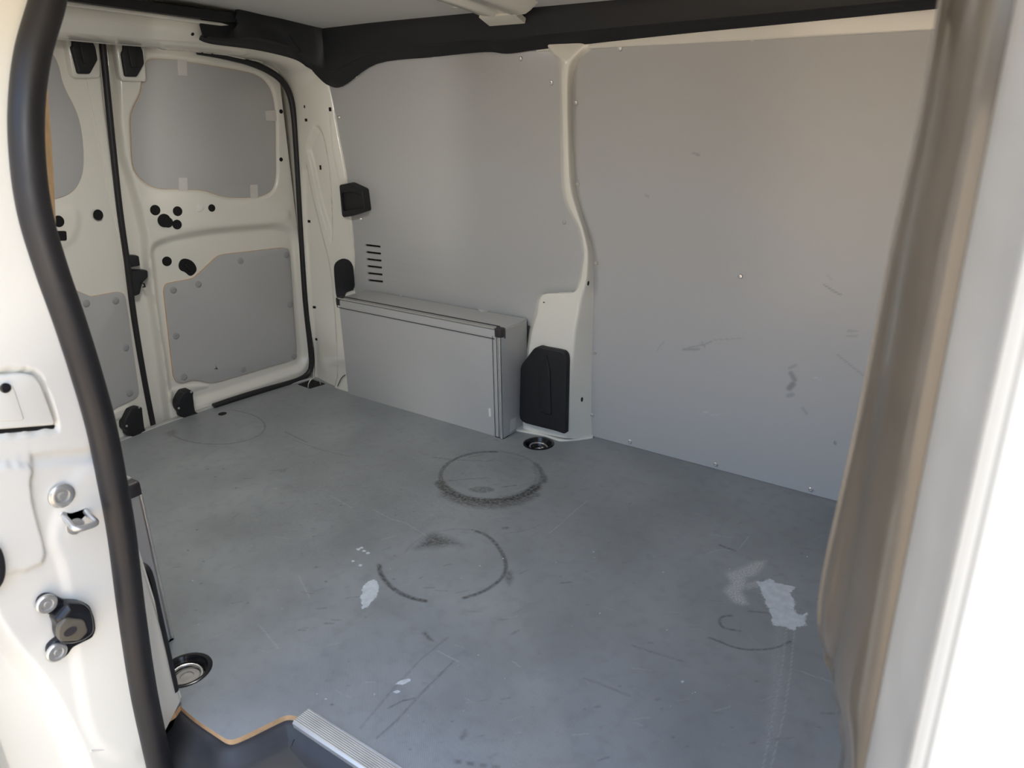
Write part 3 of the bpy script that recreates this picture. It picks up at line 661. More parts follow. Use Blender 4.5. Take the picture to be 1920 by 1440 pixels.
tube('handle_rib', [RD.pt(*RD.px(u, v, DH-.018), DH-.018) for u, v in ((346, 494), (351, 501), (357, 509))], .004, 'blackg', gh)
plate('sealant_plug', RD, chaikin(RD.P(pc([(680, 150), (700, 125), (735, 118), (762, 150), (745, 190), (705, 205), (685, 190)], 240, 360, 5.333), DH+.006), 2), DH+.004, DH+.0085, 'white_plug', d1, bevel=.002)
# dirt fleck on the lower panel
plate('dirt_mark', RD, chaikin(RD.P([(403, 682), (407, 690), (410, 693), (400, 692), (406, 690)], DH-.0138), 1), DH-.0142, DH-.0136, mat('dried_mud', (.1, .08, .05), .9), lpn)

# mirrored near door
ge = sorted([LD.px(u, v, DH)[::-1] for u, v in ((189, 66), (193, 90), (201, 170), (211, 270), (224, 390), (238, 490), (252, 600), (272, 720), (290, 812))])
d2 = door_sheet('door_2', LD, [(boss, .006, .03), (lbead, .005, .012)], edge=([a for a, b in ge], [b for a, b in ge]))
tag(d2, 'near rear cargo door partly hidden by the side door seal', 'door', 'structure')
winl = chaikin(LD.P([(60, 60), (97, 97), (110, 123), (117, 160), (143, 207), (153, 247), (157, 300), (153, 333), (137, 360), (110, 372), (60, 380)], DH), 2)
wl_ = plate('window_panel', LD, winl, DH-.002, DH+.003, 'panel', d2, bevel=.001, mats=['panel', 'ply'], sidemat=True)
lowl = rnd(LD.P([(60, 510), (122, 537), (165, 555), (215, 546), (227, 549), (231, 560), (256, 735), (250, 746), (213, 763), (190, 785), (150, 830), (60, 850)], DH-.012), .012, 3)
ll_ = plate('lower_panel', LD, lowl, DH-.006, DH+.0035, 'panel', d2, bevel=.001, mats=['panel', 'ply'], sidemat=True)
for u, v in ((162, 569), (217, 564), (236, 652), (243, 737)): clip(ll_, LD, *LD.px(u, v, DH+.0035), DH+.0035)
hole(d2, LD, 184, 403, 8.2, DH+.0062, dist=2.7); hole(d2, LD, 110, 415, 8.8, DH+.0062, dist=2.6)
plate('slot_opening', LD, rnd(LD.P([(98, 433), (124, 433), (125, 451), (98, 452)], DH+.006), .006), DH, DH+.0075, 'dark', d2)
# moulded covers at the top and latch plates at the sill
def on_door(F, L, h): return F.P(L, h)
def topcover(F, blk, wht, par):
    w = plate('bracket_plate', F, rnd(F.P(wht, DH+.02), .012), DH-.01, DH+.022, 'paint', par, bevel=.008)
    b = plate('hinge_cover', F, rnd(F.P(blk, DH+.03), .006), DH+.012, DH+.034, 'black', par, bevel=.005)
    c = np.mean(F.P(blk, DH+.034), axis=0)
    q = [(c[0]-.013, c[1]-.035), (c[0]+.013, c[1]-.035), (c[0]+.013, c[1]+.03), (c[0]-.013, c[1]+.03)]
    plate('cover_rib', F, rnd(q, .006), DH+.033, DH+.038, 'black', b, bevel=.003)
topcover(RD, pc([(1085, 235), (1320, 300), (1325, 350), (1350, 400), (1370, 575), (1270, 750), (1110, 745), (1058, 430), (1085, 390)], 80, 40, 7.2), pc([(965, 240), (1380, 330), (1405, 790), (1390, 815), (1080, 800), (1040, 750)], 80, 40, 7.2), d1)
topcover(LD, pc([(390, 170), (665, 220), (670, 270), (710, 350), (740, 520), (635, 712), (480, 708), (388, 350), (410, 320)], 80, 40, 7.2), pc([(310, 190), (770, 260), (790, 770), (440, 765), (390, 690)], 80, 40, 7.2), d2)
def latch(F, L, par, pins):
    b = plate('latch_plate', F, rnd(F.P(pc(L, 200, 620, 4.8), DH+.025), .006), DH-.02, DH+.03, 'black', par, bevel=.005)
    for p in pins: lathe('latch_rivet', [(.004, 0), (.004, .002), (0, .003)], F.pt(*F.px(*pc([p], 200, 620, 4.8)[0], DH+.03), DH+.03), F.n, 'steel', b, seg=10)
latch(RD, [(690, 550), (755, 535), (780, 550), (775, 580), (785, 680), (795, 730), (830, 745), (720, 790), (660, 775), (655, 740), (630, 710), (622, 670), (650, 610)], d1, [(760, 552), (648, 697)])
latch(LD, [(210, 705), (290, 680), (315, 690), (318, 730), (330, 830), (340, 890), (380, 905), (230, 955), (190, 935), (185, 905), (155, 880), (150, 830), (185, 750)], d2, [(292, 690), (178, 857)])
lk1 = plate('lock_body', RD, rnd(RD.P(pc([(705, 235), (780, 238), (788, 295), (715, 305)], 0, 400, 3), DH-.01), .006), DH-.04, DH-.006, 'black', d1, bevel=.005)
lk2 = plate('lock_body', RD, rnd(RD.P(pc([(725, 320), (830, 320), (830, 360), (800, 390), (785, 455), (750, 468)], 0, 400, 3), DH-.005), .006), DH-.04, DH+.0, 'black', d1, bevel=.005)
tube('lock_hook', [RD.pt(*RD.px(u, v, DH+.004), DH+.004) for u, v in ((264, 530), (270, 532), (272, 538), (268, 538))], .003, 'black', lk2, seg=6)
for F_, par_ in ((RD, d1), (LD, d2)):
    plate('outer_skin', F_, [(-.02, -.12), (.95, -.12), (.95, 1.50), (-.02, 1.50)], DH-.11, DH-.09, 'paint', par_)
# centre seal between the doors and the seal round the far door
cs = [RD.pt(*RD.px(u, v, DH+.004), DH+.004) for u, v in ((189, 66), (193, 90), (201, 170), (211, 270), (224, 390), (238, 490), (252, 600), (272, 720), (290, 812))]
tag(tube('rubber_seal', densify(cs, 4), .010, 'rubber', None, seg=10), 'straight black rubber seal in the gap between the two rear doors', 'rubber seal')
ds = [(370, 96), (400, 101), (433, 108), (467, 117), (500, 131), (527, 150), (543, 177), (551, 217), (556, 283), (560, 350), (566, 460), (573, 567), (582, 650), (584, 684), (578, 700), (563, 711), (540, 719), (500, 730), (450, 745), (400, 762)]
ds3 = [RD.pt(*RD.px(u, v, DH+.022), DH+.022) for u, v in ds]
tag(tube('rubber_seal', densify(ds3, 4), .0115, 'rubber', None, seg=10), 'curved black rubber seal round the far rear door opening', 'rubber seal')
# closing sheet behind the doors' edges (door reveal)
rv = []
for u, v in A_px[3:]:
    a = RD.pt(*RD.px(u, v, 0), 0); b = RD.pt(*RD.px(u, v, 0), -.10); rv.append([a+np.array([-.0, 0, 0]), (a+b)/2, b])
sheet('door_reveal', np.array([densify([r[k] for r in rv], 4) for k in range(3)]), 'paint', wr)

# ================================================================== black covers on the corner pillar
hf = Frame(at(660, 375, 'y', .752), (1, 0, 0), WALL.ey, WALL.n)
ho = rnd(hf.P(pc([(365, 225), (445, 210), (575, 270), (600, 465), (480, 505), (405, 517), (390, 500)], 560, 300, 4.8), .02), .008)
hi_ = rnd(hf.P(pc([(385, 300), (480, 290), (570, 320), (588, 440), (480, 440), (400, 460)], 560, 300, 4.8), .02), .008)
pk = plate('hand_pocket', hf, ho, -.03, .022, 'black', None, holes=[hi_], bevel=.004); tag(pk, 'black recessed hand pocket between corner pillar and far lining panel', 'hand pocket')
plate('pocket_floor', hf, hi_, .004, .012, 'black', pk)
Fc_ = surf_frame(bvD, 645, 500)
def conform(name, bv, poly, offs, m, parent=None, rings=(1.08, 1., .8, .55, .3)):
    c = np.mean(poly, axis=0); V = []; N = len(poly); ok = []
    def hitp(u, v, o):
        h = bv.ray_cast(Vector(CAM), Vector(ray(u, v)).normalized())
        if not h[0]: return None
        n = np.array(h[1]); n = n*np.sign(n@(CAM-np.array(h[0]))); return np.array(h[0])+n*o
    cp_ = hitp(*c, offs)
    for k, r in enumerate(rings):
        for p in poly:
            rr = 1. if k == 0 else r
            q_ = c+(np.array(p)-c)*rr; hp2 = hitp(*q_, -.004 if k == 0 else offs)
            if hp2 is None:
                d_ = ray(*q_); hp2 = CAM+d_*((cp_-CAM)@fw)
            V.append(hp2)
    V.append(cp_); Fc = []
    for k in range(len(rings)-1):
        for i in range(N): Fc.append((k*N+i, k*N+(i+1) % N, (k+1)*N+(i+1) % N, (k+1)*N+i))
    for i in range(N): Fc.append(((len(rings)-1)*N+i, (len(rings)-1)*N+(i+1) % N, len(V)-1))
    return obj(name, V, Fc, m, parent)
cvp = rnd(Fc_.P(pc([(318, 985), (325, 935), (350, 905), (395, 885), (440, 892), (470, 915), (488, 950), (495, 1000), (510, 1165), (418, 1190), (415, 1275), (370, 1265), (345, 1235), (335, 1190)], 560, 300, 4.8), .002), .01)
cpx = chaikin(pc([(318, 985), (325, 935), (350, 905), (395, 885), (440, 892), (470, 915), (488, 950), (495, 1000), (505, 1165), (450, 1180), (418, 1200), (415, 1275), (370, 1265), (345, 1235), (335, 1190)], 560, 300, 4.8), 1)
tag(conform('pillar_cover', bvD, cpx, .004, 'black'), 'black round-topped cover low on the corner pillar behind the box end', 'cover')
tag(tube('cable', densify([at(u, v, 'y', .628) for u, v in ((647, 703), (641, 708), (636, 717), (633, 724))], 4), .0016, 'rubber', None, seg=6), 'thin dark cable at the foot of the corner pillar', 'cable')

# ================================================================== roof and black roof trim
gx2 = np.linspace(.10, 2.62, 12); gy2 = np.linspace(-.74, .74, 40)
CG = np.array([[(x, y, zc(y)) for y in gy2] for x in gx2]); ce = sheet('ceiling', CG, 'ceil', None, .02)
tag(ce, 'plain off-white sheet metal roof with cross bow', 'ceiling', 'structure')
plate('roof_skin', Frame((0, 0, 1.44), (1, 0, 0), (0, 1, 0), (0, 0, 1)), [(-.3, -.92), (3.2, -.92), (3.2, .9), (-.3, .9)], 0, .02, 'paint', ce)
rib_px = [at(u, v, 'z', 1.362) for u, v in ((487, 38), (560, 25), (700, 0), (800, -18))]
tube('roof_rib', densify(rib_px, 4), 0, 'paint', ce, prof=[(-.025, .02), (-.02, .004), (-.01, -.006), (.01, -.006), (.02, .004), (.025, .02)])
def bow(x, w, ylist):
    rows_ = []
    for y in ylist:
        z = zc(y); rows_.append([(x-w, y, z+.002), (x-w*.75, y, z-.018), (x-w*.6, y, z-.026), (x-w*.25, y, z-.028), (x-w*.2, y, z-.022), (x+w*.2, y, z-.022), (x+w*.25, y, z-.028), (x+w*.6, y, z-.026), (x+w*.75, y, z-.018), (x+w, y, z+.002)])
    return np.array(rows_)
bo = sheet('roof_bow', bow(1.06, .115, np.linspace(-.72, .64, 30)), 'paint', ce, ang=50)
bend = np.array([[(.975+.0125*k, .63+.010*j, zc(.64)-.026-.004*j) for k in range(11)] for j in range(6)])
sheet('bow_bracket', bend, 'paint', bo, .015)
for u, v in ((858, 14),): lathe('bow_dimple', [(.02, 0), (.017, -.002), (.012, -.0035), (.006, -.001), (0, -.001)], at(u, v, 'z', zc(.45)-.022), (0, 0, 1), 'paint', bo)
# corner trim + rail
def W3(u, v, h): return WALL.pt(*WALL.px(u, v, h), h)
lo_ = [at(376, 69, 'x', .150), at(400, 77, 'x', .150), at(480, 88, 'x', .152), at(545, 103, 'x', .157), at(572, 116, 'x', .165), at(590, 136, 'x', .18), W3(612, 154, .02), W3(640, 155, .018), W3(703, 113, .016), W3(807, 100, .016), W3(905, 90, .016), W3(947, 93, .016), W3(1000, 86, .018), W3(1110, 73, .02), W3(1280, 54, .022), W3(1500, 32, .022), W3(1770, 4, .022), W3(2060, -26, .022)]
hi2 = [at(375, 47, 'x', .160), at(438, 49, 'x', .165), at(445, 27, 'x', .20), at(490, 36, 'x', .20), at(520, 42, 'x', .21), at(560, 52, 'x', .22), at(600, 62, 'x', .24), at(613, 66, 'x', .27), at(700, 52, 'y', .68), at(800, 37, 'y', .68), at(880, 28, 'y', .68), at(930, 25, 'y', .68), at(985, 18, 'y', .68), at(1090, 8, 'y', .68), at(1280, -9, 'y', .68), at(1500, -30, 'y', .68), at(1770, -56, 'y', .68), at(2060, -84, 'y', .68)]
TG = []
for a, b in zip(densify(lo_, 5), densify(hi2, 5)):
    inn = np.array([.0, -.6, -.8]) if a[1] > .68 else np.array([.8, -.1, -.6])
    row = [a-inn*.014*np.array([1, 1, -1])]
    for t, k in ((0, 0), (.1, .006), (.3, .010), (.38, .020), (.45, .022), (.6, .012), (.8, .006), (1, 0)): row.append(a+(b-a)*t+inn*k)
    row.append(b+np.array([0, .01, .03])); TG.append(row)
t1 = sheet('trim_1', np.array(TG), 'black', None, .004, 40)
tag(t1, 'black plastic roof edge trim running from rear corner along the far wall', 'trim', 'structure')
F1 = Frame(at(390, 66, 'x', .158), (0, 1, 0), (0, 0, 1), (1, 0, 0))
for u, v in ((387, 63), (387, 69)): lathe('trim_pin', [(.003, 0), (.003, .002), (0, .003)], at(u, v, 'x', .158), (1, 0, 0), 'steel', t1, seg=8)
t2 = tube('trim_2', [at(u, v, 'x', .17)+np.array([0, 0, .012]) for u, v in ((20, -14), (97, -2), (200, 12), (300, 26), (400, 38), (436, 42))], 0, 'black', None, prof=[(-.014, -.012), (.014, -.012), (.014, .014), (-.014, .014)])
tag(t2, 'thin black trim strip between roof and rear header beam', 'trim', 'structure')

# unseen lamp bar added on the roof to brighten the load space
LX, LY = .78, -.32
lb = empty('fill_lamp', (LX, LY, zc(LY)-.001), 'slim LED fill lamp bar added out of view on the roof towards the rear doors', 'lamp')
box('added_housing', (LX-.23, LY-.028, zc(LY)-.022), (LX+.23, LY+.028, zc(LY)-.001), 'ceil', lb, .005)
em = bpy.data.materials.new('fill_lamp_diffuser'); em.use_nodes = True; eb = em.node_tree.nodes['Principled BSDF']; eb.inputs['Base Color'].default_value = (.9, .9, .9, 1); eb.inputs['Emission Color'].default_value = (1, .98, .95, 1); eb.inputs['Emission Strength'].default_value = 3
box('added_diffuser', (LX-.21, LY-.022, zc(LY)-.027), (LX+.21, LY+.022, zc(LY)-.021), em, lb, .003)
ll = bpy.data.lights.new('fill_lamp_light', 'AREA'); ll.shape = 'RECTANGLE'; ll.size = .4; ll.size_y = .05; ll.energy = 4.5; ll.color = (1, .985, .96)
lo2 = bpy.data.objects.new('fill_lamp_light', ll); COL.objects.link(lo2); lo2.parent = lb; lo2.location = (0, 0, -.03)

# ================================================================== near side wall, door pillar with jamb
wn = empty('wall_near', (1.25, -.80, 0), 'white near side body with the rear jamb of the open sliding door', 'wall', 'structure')
WN = WALL.mir()
plate('near_lining', WN, [(-.05, .0), (1.22, .0), (1.17, .6), (1.165, 1.0), (1.2, 1.26), (-.05, 1.26)], -.03, -.012, 'panel', wn)
PGn = PG.copy(); PGn[..., 1] = -PGn[..., 1]-.026*np.clip(PGn[..., 2]/.4, 0, 1)
k0 = 14*5-2
sheet('pillar_foot', PGn[k0:], 'paint', wn)
# jamb sheet
def J(L, h=0.): return JAMB.P(L, h)
seal_px = [(96, -60), (90, 0), (62, 100), (50, 200), (52, 300), (66, 400), (95, 500), (130, 600), (162, 700), (190, 800), (210, 900), (228, 1000), (247, 1150), (270, 1300), (300, 1440), (325, 1560)]
sl2 = sorted([(b, a) for a, b in J(seal_px)]); jt1 = np.linspace(-.55, 1.40, 330); s_in = np.interp(jt1, [a for a, b in sl2], [b for a, b in sl2])
js, jt = np.meshgrid(np.linspace(0, 1, 110), jt1, indexing='ij'); js = s_in[None, :]*(1-js)+.36*js
JG = JAMB.o+js[..., None]*JAMB.ex+jt[..., None]*JAMB.ey
q = topix(JG); H = np.zeros(js.shape)
for poly, dep, w in ((chaikin([(-90, 880), (40, 868), (60, 876), (58, 890), (53, 900), (60, 950), (83, 1030), (80, 1050), (65, 1063), (10, 1075), (-90, 1090)], 1), .007, 5),
                     (chaikin([(-60, 700), (0, 696), (50, 694), (72, 700), (84, 716), (110, 796), (106, 806), (-60, 822)], 1), -.010, 5),
                     (chaikin([(-120, 1000), (-40, 1120), (10, 1205), (70, 1275), (110, 1340), (145, 1410), (175, 1500), (175, 1700), (-300, 1700)], 2), -.035, 40),
                     (chaikin([(85, 1010), (120, 1060), (140, 1250), (175, 1420), (300, 1420), (250, 1050), (200, 860), (140, 880)], 2), .004, 30),
                     ([(60, 855), (200, 840), (195, 862), (62, 872)], -.006, 10)):
    H += dep*sm(.5-sdpoly(q[..., 0], q[..., 1], poly)/w)
# the sheet under the seal curves outwards to the rolled edge
JG = JG+H[..., None]*JAMB.n
jo = sheet('jamb_sheet', JG, 'paint', wn, .004, 60)
# outer skin edge and rear quarter outside
plate('quarter_panel', Frame((0, -1.04, 0), (1, 0, 0), (0, 0, 1), (0, -1, 0)), [(-.1, -.5), (JX, -.5), (JX, 1.4), (-.1, 1.4)], -.01, 0, 'paint', wn)
seal3 = [at(u, v, 'x', JX+.012) for u, v in seal_px]
tag(tube('rubber_seal', densify(seal3, 6), .0215, 'rubber', None, seg=18), 'thick black rubber weather seal curving down the side door pillar', 'rubber seal')
# pale plywood edge of the near lining showing past the seal
ti = [(86, 120), (89, 160), (92, 200), (97, 267), (101, 333), (104, 400), (108, 470), (122, 560), (148, 622), (166, 667), (181, 722)]
tl = [(u-13, v+2) for u, v in ti]
r1 = densify([at(u, v, 'x', 1.20) for u, v in ti], 4); r2 = densify([at(u, v, 'x', 1.215) for u, v in tl], 4)
sheet('lining_edge', np.stack([r1, r1*.6+r2*.4+np.array([.003, 0, 0]), r2], 1), 'plybright', wn, .008)
# lid, bolts, striker, guide bracket
lid = plate('jamb_cover', JAMB, rnd(J([(-60, 708), (0, 704), (45, 701), (66, 705), (78, 720), (105, 792), (101, 798), (0, 806), (-60, 812)], .004), .006), -.009, .004, 'paint', None, bevel=.004)
tag(lid, 'white rectangular access cover on the upper door jamb', 'cover')
plate('cover_inset', JAMB, rnd(J([(-40, 717), (10, 717), (23, 722), (28, 733), (45, 785), (40, 789), (-40, 792)], .004), .006), .003, .0055, 'paint', lid, bevel=.002)
lathe('cover_screw', [(.007, 0), (.007, .003), (.004, .004), (0, .003)], JAMB.pt(*J([(9, 727)], .005)[0], .005), JAMB.n, 'blackg', lid)
plate('cover_gap', JAMB, J([(-60, 812), (0, 806), (101, 797), (106, 800), (104, 806), (0, 815), (-60, 822)]), -.012, -.005, 'dark', lid)
tag(lathe('jamb_bolt', [(.019, 0), (.019, .004), (.016, .006), (.011, .006), (.010, .003), (.006, .003), (.005, .006), (0, .006)], JAMB.pt(*J([(113, 928)])[0], .002), JAMB.n, 'steel', None, seg=24), 'round steel bolt on the jamb above the door striker', 'bolt')
stc = JAMB.pt(*J([(135, 965)])[0], 0)
st = empty('door_striker', stc, 'steel loop door striker on the side door jamb', 'striker')
plate('base_plate', JAMB, rnd(J([(107, 965), (117, 956), (130, 960), (150, 953), (160, 949), (166, 955), (163, 963), (152, 972), (150, 985), (138, 993), (124, 988), (118, 972)]), .008), -.001, .004, 'steel', st, bevel=.0015)
lp_ = [J([(118, 967)])[0], J([(158, 956)])[0]]
a, b = JAMB.pt(*lp_[0], 0), JAMB.pt(*lp_[1], 0)
o3 = np.array([.03, -.0, -.012])
tube('loop', densify([a, a+o3*.6, a+o3, a*.75+b*.25+o3*1.12, a*.25+b*.75+o3*1.12, b+o3, b+o3*.6, b], 4), .0048, 'steel', st, seg=10)
lathe('bolt_head', [(.013, 0), (.013, .003), (.006, .004), (0, .004)], JAMB.pt(*J([(138, 985)])[0], .003), JAMB.n, 'steel', st)
bc = lambda L: pc(L, 0, 1040, 3.6)
gbx = empty('door_guide_bracket', JAMB.pt(*J([(130, 1170)])[0], 0), 'black metal guide bracket with two bolts low on the jamb', 'bracket')
plate('bracket_base', JAMB, rnd(J(bc([(243, 330), (262, 285), (300, 262), (340, 260), (380, 278), (440, 305), (540, 308), (600, 340), (630, 420), (640, 500), (618, 555), (540, 592), (480, 622), (455, 665), (415, 698), (365, 706), (325, 688), (310, 650), (318, 612), (350, 578), (385, 555), (380, 480), (362, 430), (352, 402), (300, 395), (258, 370)]), .004), .006), -.002, .010, 'blackg', gbx, bevel=.004)
bb = plate('bracket_body', JAMB, rnd(J(bc([(400, 380), (450, 320), (560, 325), (605, 360), (625, 430), (628, 520), (560, 575), (470, 600), (410, 600), (385, 540), (385, 480), (360, 430)]), .02), .012), .004, .030, 'blackg', gbx, bevel=.010)
plate('guide_block', JAMB, rnd(J(bc([(388, 490), (440, 425), (570, 438), (595, 520), (535, 580), (400, 585), (388, 545)]), .032), .006), .026, .034, 'roller', bb, bevel=.003)
plate('guide_pad', JAMB, circ(J(bc([(475, 518)]), .034)[0], .010, 16, .007), .033, .0348, 'capg', bb)
for p in ((310, 330), (378, 655)):
    lathe('bolt_head', [(.0155, 0), (.0155, .004), (.0135, .006), (.009, .006), (.008, .004), (.0045, .004), (.004, .006), (0, .006)], JAMB.pt(*J(bc([p]), .010)[0], .010), JAMB.n, 'steel', gbx, seg=22)
bu = JAMB.pt(*J([(-14, 1062)], .01)[0], 0)
tag(plate('rubber_bumper', JAMB, chaikin(J([(-30, 1020), (0, 1022), (10, 1045), (12, 1078), (2, 1102), (-30, 1125)], .014), 2), -.002, .018, 'rubber', None, bevel=.006), 'black rubber door bumper at the left edge of the jamb', 'bumper')
# bottom weld seam on the jamb
tube('weld_seam', [JAMB.pt(*J([p])[0], .001) for p in ((170, 1408), (220, 1402), (262, 1396))], .0016, 'paint', wn, seg=6)

# ================================================================== step tray, tread strip
off = lambda P, d: P
pl_ = np.array([(a, b) for a, b in ply]+[(1.447, -.603), (1.8, -.603), (2.36, -.603)])
cen = np.array([1.62, -1.05])
def shift(P, d):
    out = []
    for i in range(len(P)):
        t = P[min(len(P)-1, i+1)]-P[max(0, i-1)]; t = t/np.linalg.norm(t); n = np.array([t[1], -t[0]]); out.append(P[i]+n*d)
    return np.array(out)
rowsT = [np.c_[shift(pl_, -.03), np.full(len(pl_), -.0125)], np.c_[shift(pl_, .004), np.full(len(pl_), -.0125)], np.c_[shift(pl_, .012), np.full(len(pl_), -.020)], np.c_[shift(pl_, .022), np.full(len(pl_), -.036)], np.c_[shift(pl_, .038), np.full(len(pl_), -.044)]]
fx = np.linspace(1.25, 2.36, len(pl_))
mid = .7*shift(pl_, .055)+.3*np.c_[fx, np.full(len(pl_), -.74)]
rowsT += [np.c_[mid, np.full(len(pl_), -.046)], np.c_[fx, np.full(len(pl_), -.80), np.full(len(pl_), -.052)], np.c_[fx, np.full(len(pl_), -.86), np.full(len(pl_), -.09)], np.c_[fx, np.full(len(pl_), -.90), np.full(len(pl_), -.2)]]
tr = sheet('step_tray', np.array(rowsT), 'dustblack', None, .004, 50)
tag(tr, 'dusty black plastic entry step tray below the floor edge', 'step')
sp = [(-.0, .0), (.012, .0), ]
prof = [(-.020, -.014), (-.022, -.002), (-.019, .001)]
for k in range(9): x = -.018+k*.004; prof += [(x, .0024), (x+.002, .0024), (x+.0024, .0004), (x+.0036, .0004)]
prof += [(.019, .002), (.020, .0002), (.020, -.003), (-.016, -.003), (-.016, -.014)]
ts = empty('tread_strip', (1.9, -.6, 0), 'ribbed aluminium tread strip along the floor edge', 'tread strip')
V = []; K = len(prof)
for x in (1.444, 2.36): V += [np.array([x, -.601+a, .001+b]) for a, b in prof]
obj('ribbed_profile', V, [(i, (i+1) % K, K+(i+1) % K, K+i) for i in range(K)]+[tuple(range(K)), tuple(range(K, 2*K))], 'alu', ts, ang=20)

# ================================================================== tie-down cups
def cup(c, label, dusty=False):
    t = empty('tie_down_cup', (*c, 0), label, 'tie-down')
    C3 = (c[0], c[1], 0)
    lathe('cup', [(.0, -.030), (.030, -.030), (.036, -.024), (.041, -.004), (.044, .0018), (.050, .0022), (.053, .0004), (.050, -.001), (.046, -.006), (.034, -.034), (0, -.034)], C3, (0, 0, 1), 'blackg', t, seg=36)
    lathe('bolt_head', [(.020, -.029), (.020, -.025), (.015, -.022), (.013, -.022), (.012, -.024), (.006, -.024), (0, -.024)], C3, (0, 0, 1), 'steel', t, seg=24)
    if dusty: lathe('dusty_washer', [(.034, -.0285), (.034, -.021), (.026, -.019), (.024, -.0165), (.014, -.0155), (.013, -.018), (.006, -.018), (0, -.018)], C3, (0, 0, 1), mat('dusty_steel', (.42, .40, .37), .6, .3, var=.3, vscale=60), t, seg=28)
    th = np.linspace(0, 2*math.pi, 28, endpoint=False)
    ring = [np.array([c[0]+.030*math.cos(a), c[1]+.030*math.sin(a), -.014-.004*math.cos(a)]) for a in th]
    tube('ring', ring, .0032, 'steel', t, seg=8, closed=True)
    return t
cup(cup_f, 'round black tie-down cup with steel ring at the far pillar foot')
cup(cup_n, 'dusty round tie-down cup beside the near pillar, bolt showing', True)
rc = fl(584, 721)
t = empty('tie_down_ring', (*rc, 0), 'wire lashing ring standing in a black square recess at the rear corner', 'tie-down')
plate('recess_plate', FLOOR, rnd(rect_ring, .004), -.002, .0012, 'dark', t)
ra, rb = np.array([*fl(578, 727), .0]), np.array([*fl(601, 721), .0])
arc = [(.5*(ra+rb))+(rb-ra)*.5*math.cos(x)*-1+np.array([0, 0, .034])*math.sin(x) for x in np.linspace(0, math.pi, 20)]
tube('ring', arc, .0022, 'steel', t, seg=8)

# ================================================================== front door pillar at the right
def ycol(L, y, z_ext=True):
    P = [at(u, v, 'y', y) for u, v in L]; P = [np.array([p[0], y, p[2]]) for p in P]
    a, b = P[0].copy(), P[-1].copy(); a[2] += .25; b[2] -= .5; return spline([a]+P+[b], 70)
e0 = ycol([(1775, 0), (1735, 230), (1690, 430), (1648, 640), (1615, 800), (1580, 950), (1548, 1100), (1543, 1170), (1552, 1215), (1590, 1290), (1606, 1345), (1600, 1400)], -.70)
zz = np.linspace(1.40, .08, 90); o_ = np.argsort(e0[:, 2]); x0 = np.interp(zz, e0[o_, 2], e0[o_, 0])
TGp = []
for x_, z_ in zip(x0, zz):
    a = np.array([x_, -.70, z_]); b = np.array([2.404, -.772, z_]); d = b-a; nrm = np.array([-.85, -.52, 0]); row = [a+np.array([.03, .02, 0]), a+np.array([.006, .004, 0])]
    for t, k in ((0, 0), (.03, .003), (.08, .005), (.14, .0042), (.19, .0038), (.25, .006), (.35, .0088), (.5, .0105), (.65, .0098), (.8, .007), (.9, .004), (.97, .001), (1, -.004)):
        a2 = np.array([max(2.359, x_), -.70, z_]) if t > .22 else a
        row.append(a2+(b-a2)*t+nrm*k)
    row.append(b+np.array([.006, .004, 0])); TGp.append(row)
M['pillar_film'] = mat('dusty_bronze_gloss_trim', (.095, .078, .056), .3, var=.12, vscale=30, coat=1.)
t3 = sheet('trim_3', np.array(TGp), 'pillar_film', None, .003, 60)
tag(t3, 'glossy brownish pillar trim at the right edge of the doorway', 'trim', 'structure')
# painted jamb of the front pillar: stepped profile in plan, extruded upwards
prof2 = [(2.52, -.740), (2.412, -.757), (2.409, -.768), (2.408, -.785), (2.412, -.80), (2.424, -.835), (2.430, -.85), (2.434, -.868), (2.4365, -.878), (2.4395, -.882), (2.4405, -.886), (2.4445, -.888), (2.4435, -.894), (2.4435, -.902), (2.4455, -.909), (2.450, -.9135), (2.458, -.916), (2.50, -.918), (2.62, -.925), (3.2, -.945)]
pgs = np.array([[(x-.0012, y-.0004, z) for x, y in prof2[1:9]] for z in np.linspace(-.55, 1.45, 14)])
pg = np.array([[(x, y, z) for x, y in prof2] for z in np.linspace(-.55, 1.45, 14)])
wfn = sheet('wall_front_pillar', pg, 'paint', None, .003, 28)
tag(wfn, 'white painted front door pillar and outer body at the right edge', 'wall', 'structure')
M['shade_grey'] = mat('shaded_jamb_paint', (.41, .40, .365), .45, var=.12, vscale=14, rvar=.06)  # white pillar paint in shade, with the shade put into this grey
sheet('jamb_shade_strip', pgs, 'shade_grey', wfn, .001, 40)  # thin sheet over the jamb that carries the painted shade
# bulkhead and roof side above the doorway close the load space
bk = obj('wall_front', [(2.60, -.9, -.6), (2.60, .85, -.6), (2.60, .85, 1.45), (2.60, -.9, 1.45), (2.63, -.9, -.6), (2.63, .85, -.6), (2.63, .85, 1.45), (2.63, -.9, 1.45)], [(0, 1, 2, 3), (7, 6, 5, 4), (0, 4, 5, 1), (1, 5, 6, 2), (2, 6, 7, 3), (3, 7, 4, 0)], 'panel', smooth=False)
d3 = plate('door_3', Frame((0, -1.12, 0), (1, 0, 0), (0, 0, 1), (0, -1, 0)), rnd([(.02, -.42), (1.17, -.42), (1.19, .4), (1.16, 1.2), (1.05, 1.34), (.15, 1.34), (.02, 1.2)], .08), 0, .06, 'paint', None, bevel=.02)
tag(d3, 'white sliding side door pushed open along the outside of the van', 'door', 'structure')
tag(bk, 'grey bulkhead closing the front of the load space', 'wall', 'structure')
wu = obj('wall_above_door', [(x, y, z) for x in (-.1, 3.2) for y, z in ((-.71, 1.29), (-.93, 1.26), (-.90, 1.50), (-.60, 1.50), (-.66, 1.32))], [(0, 1, 6, 5), (1, 2, 7, 6), (2, 3, 8, 7), (3, 4, 9, 8), (4, 0, 5, 9), (0, 1, 2, 3, 4), (5, 6, 7, 8, 9)], 'paint', smooth=False)
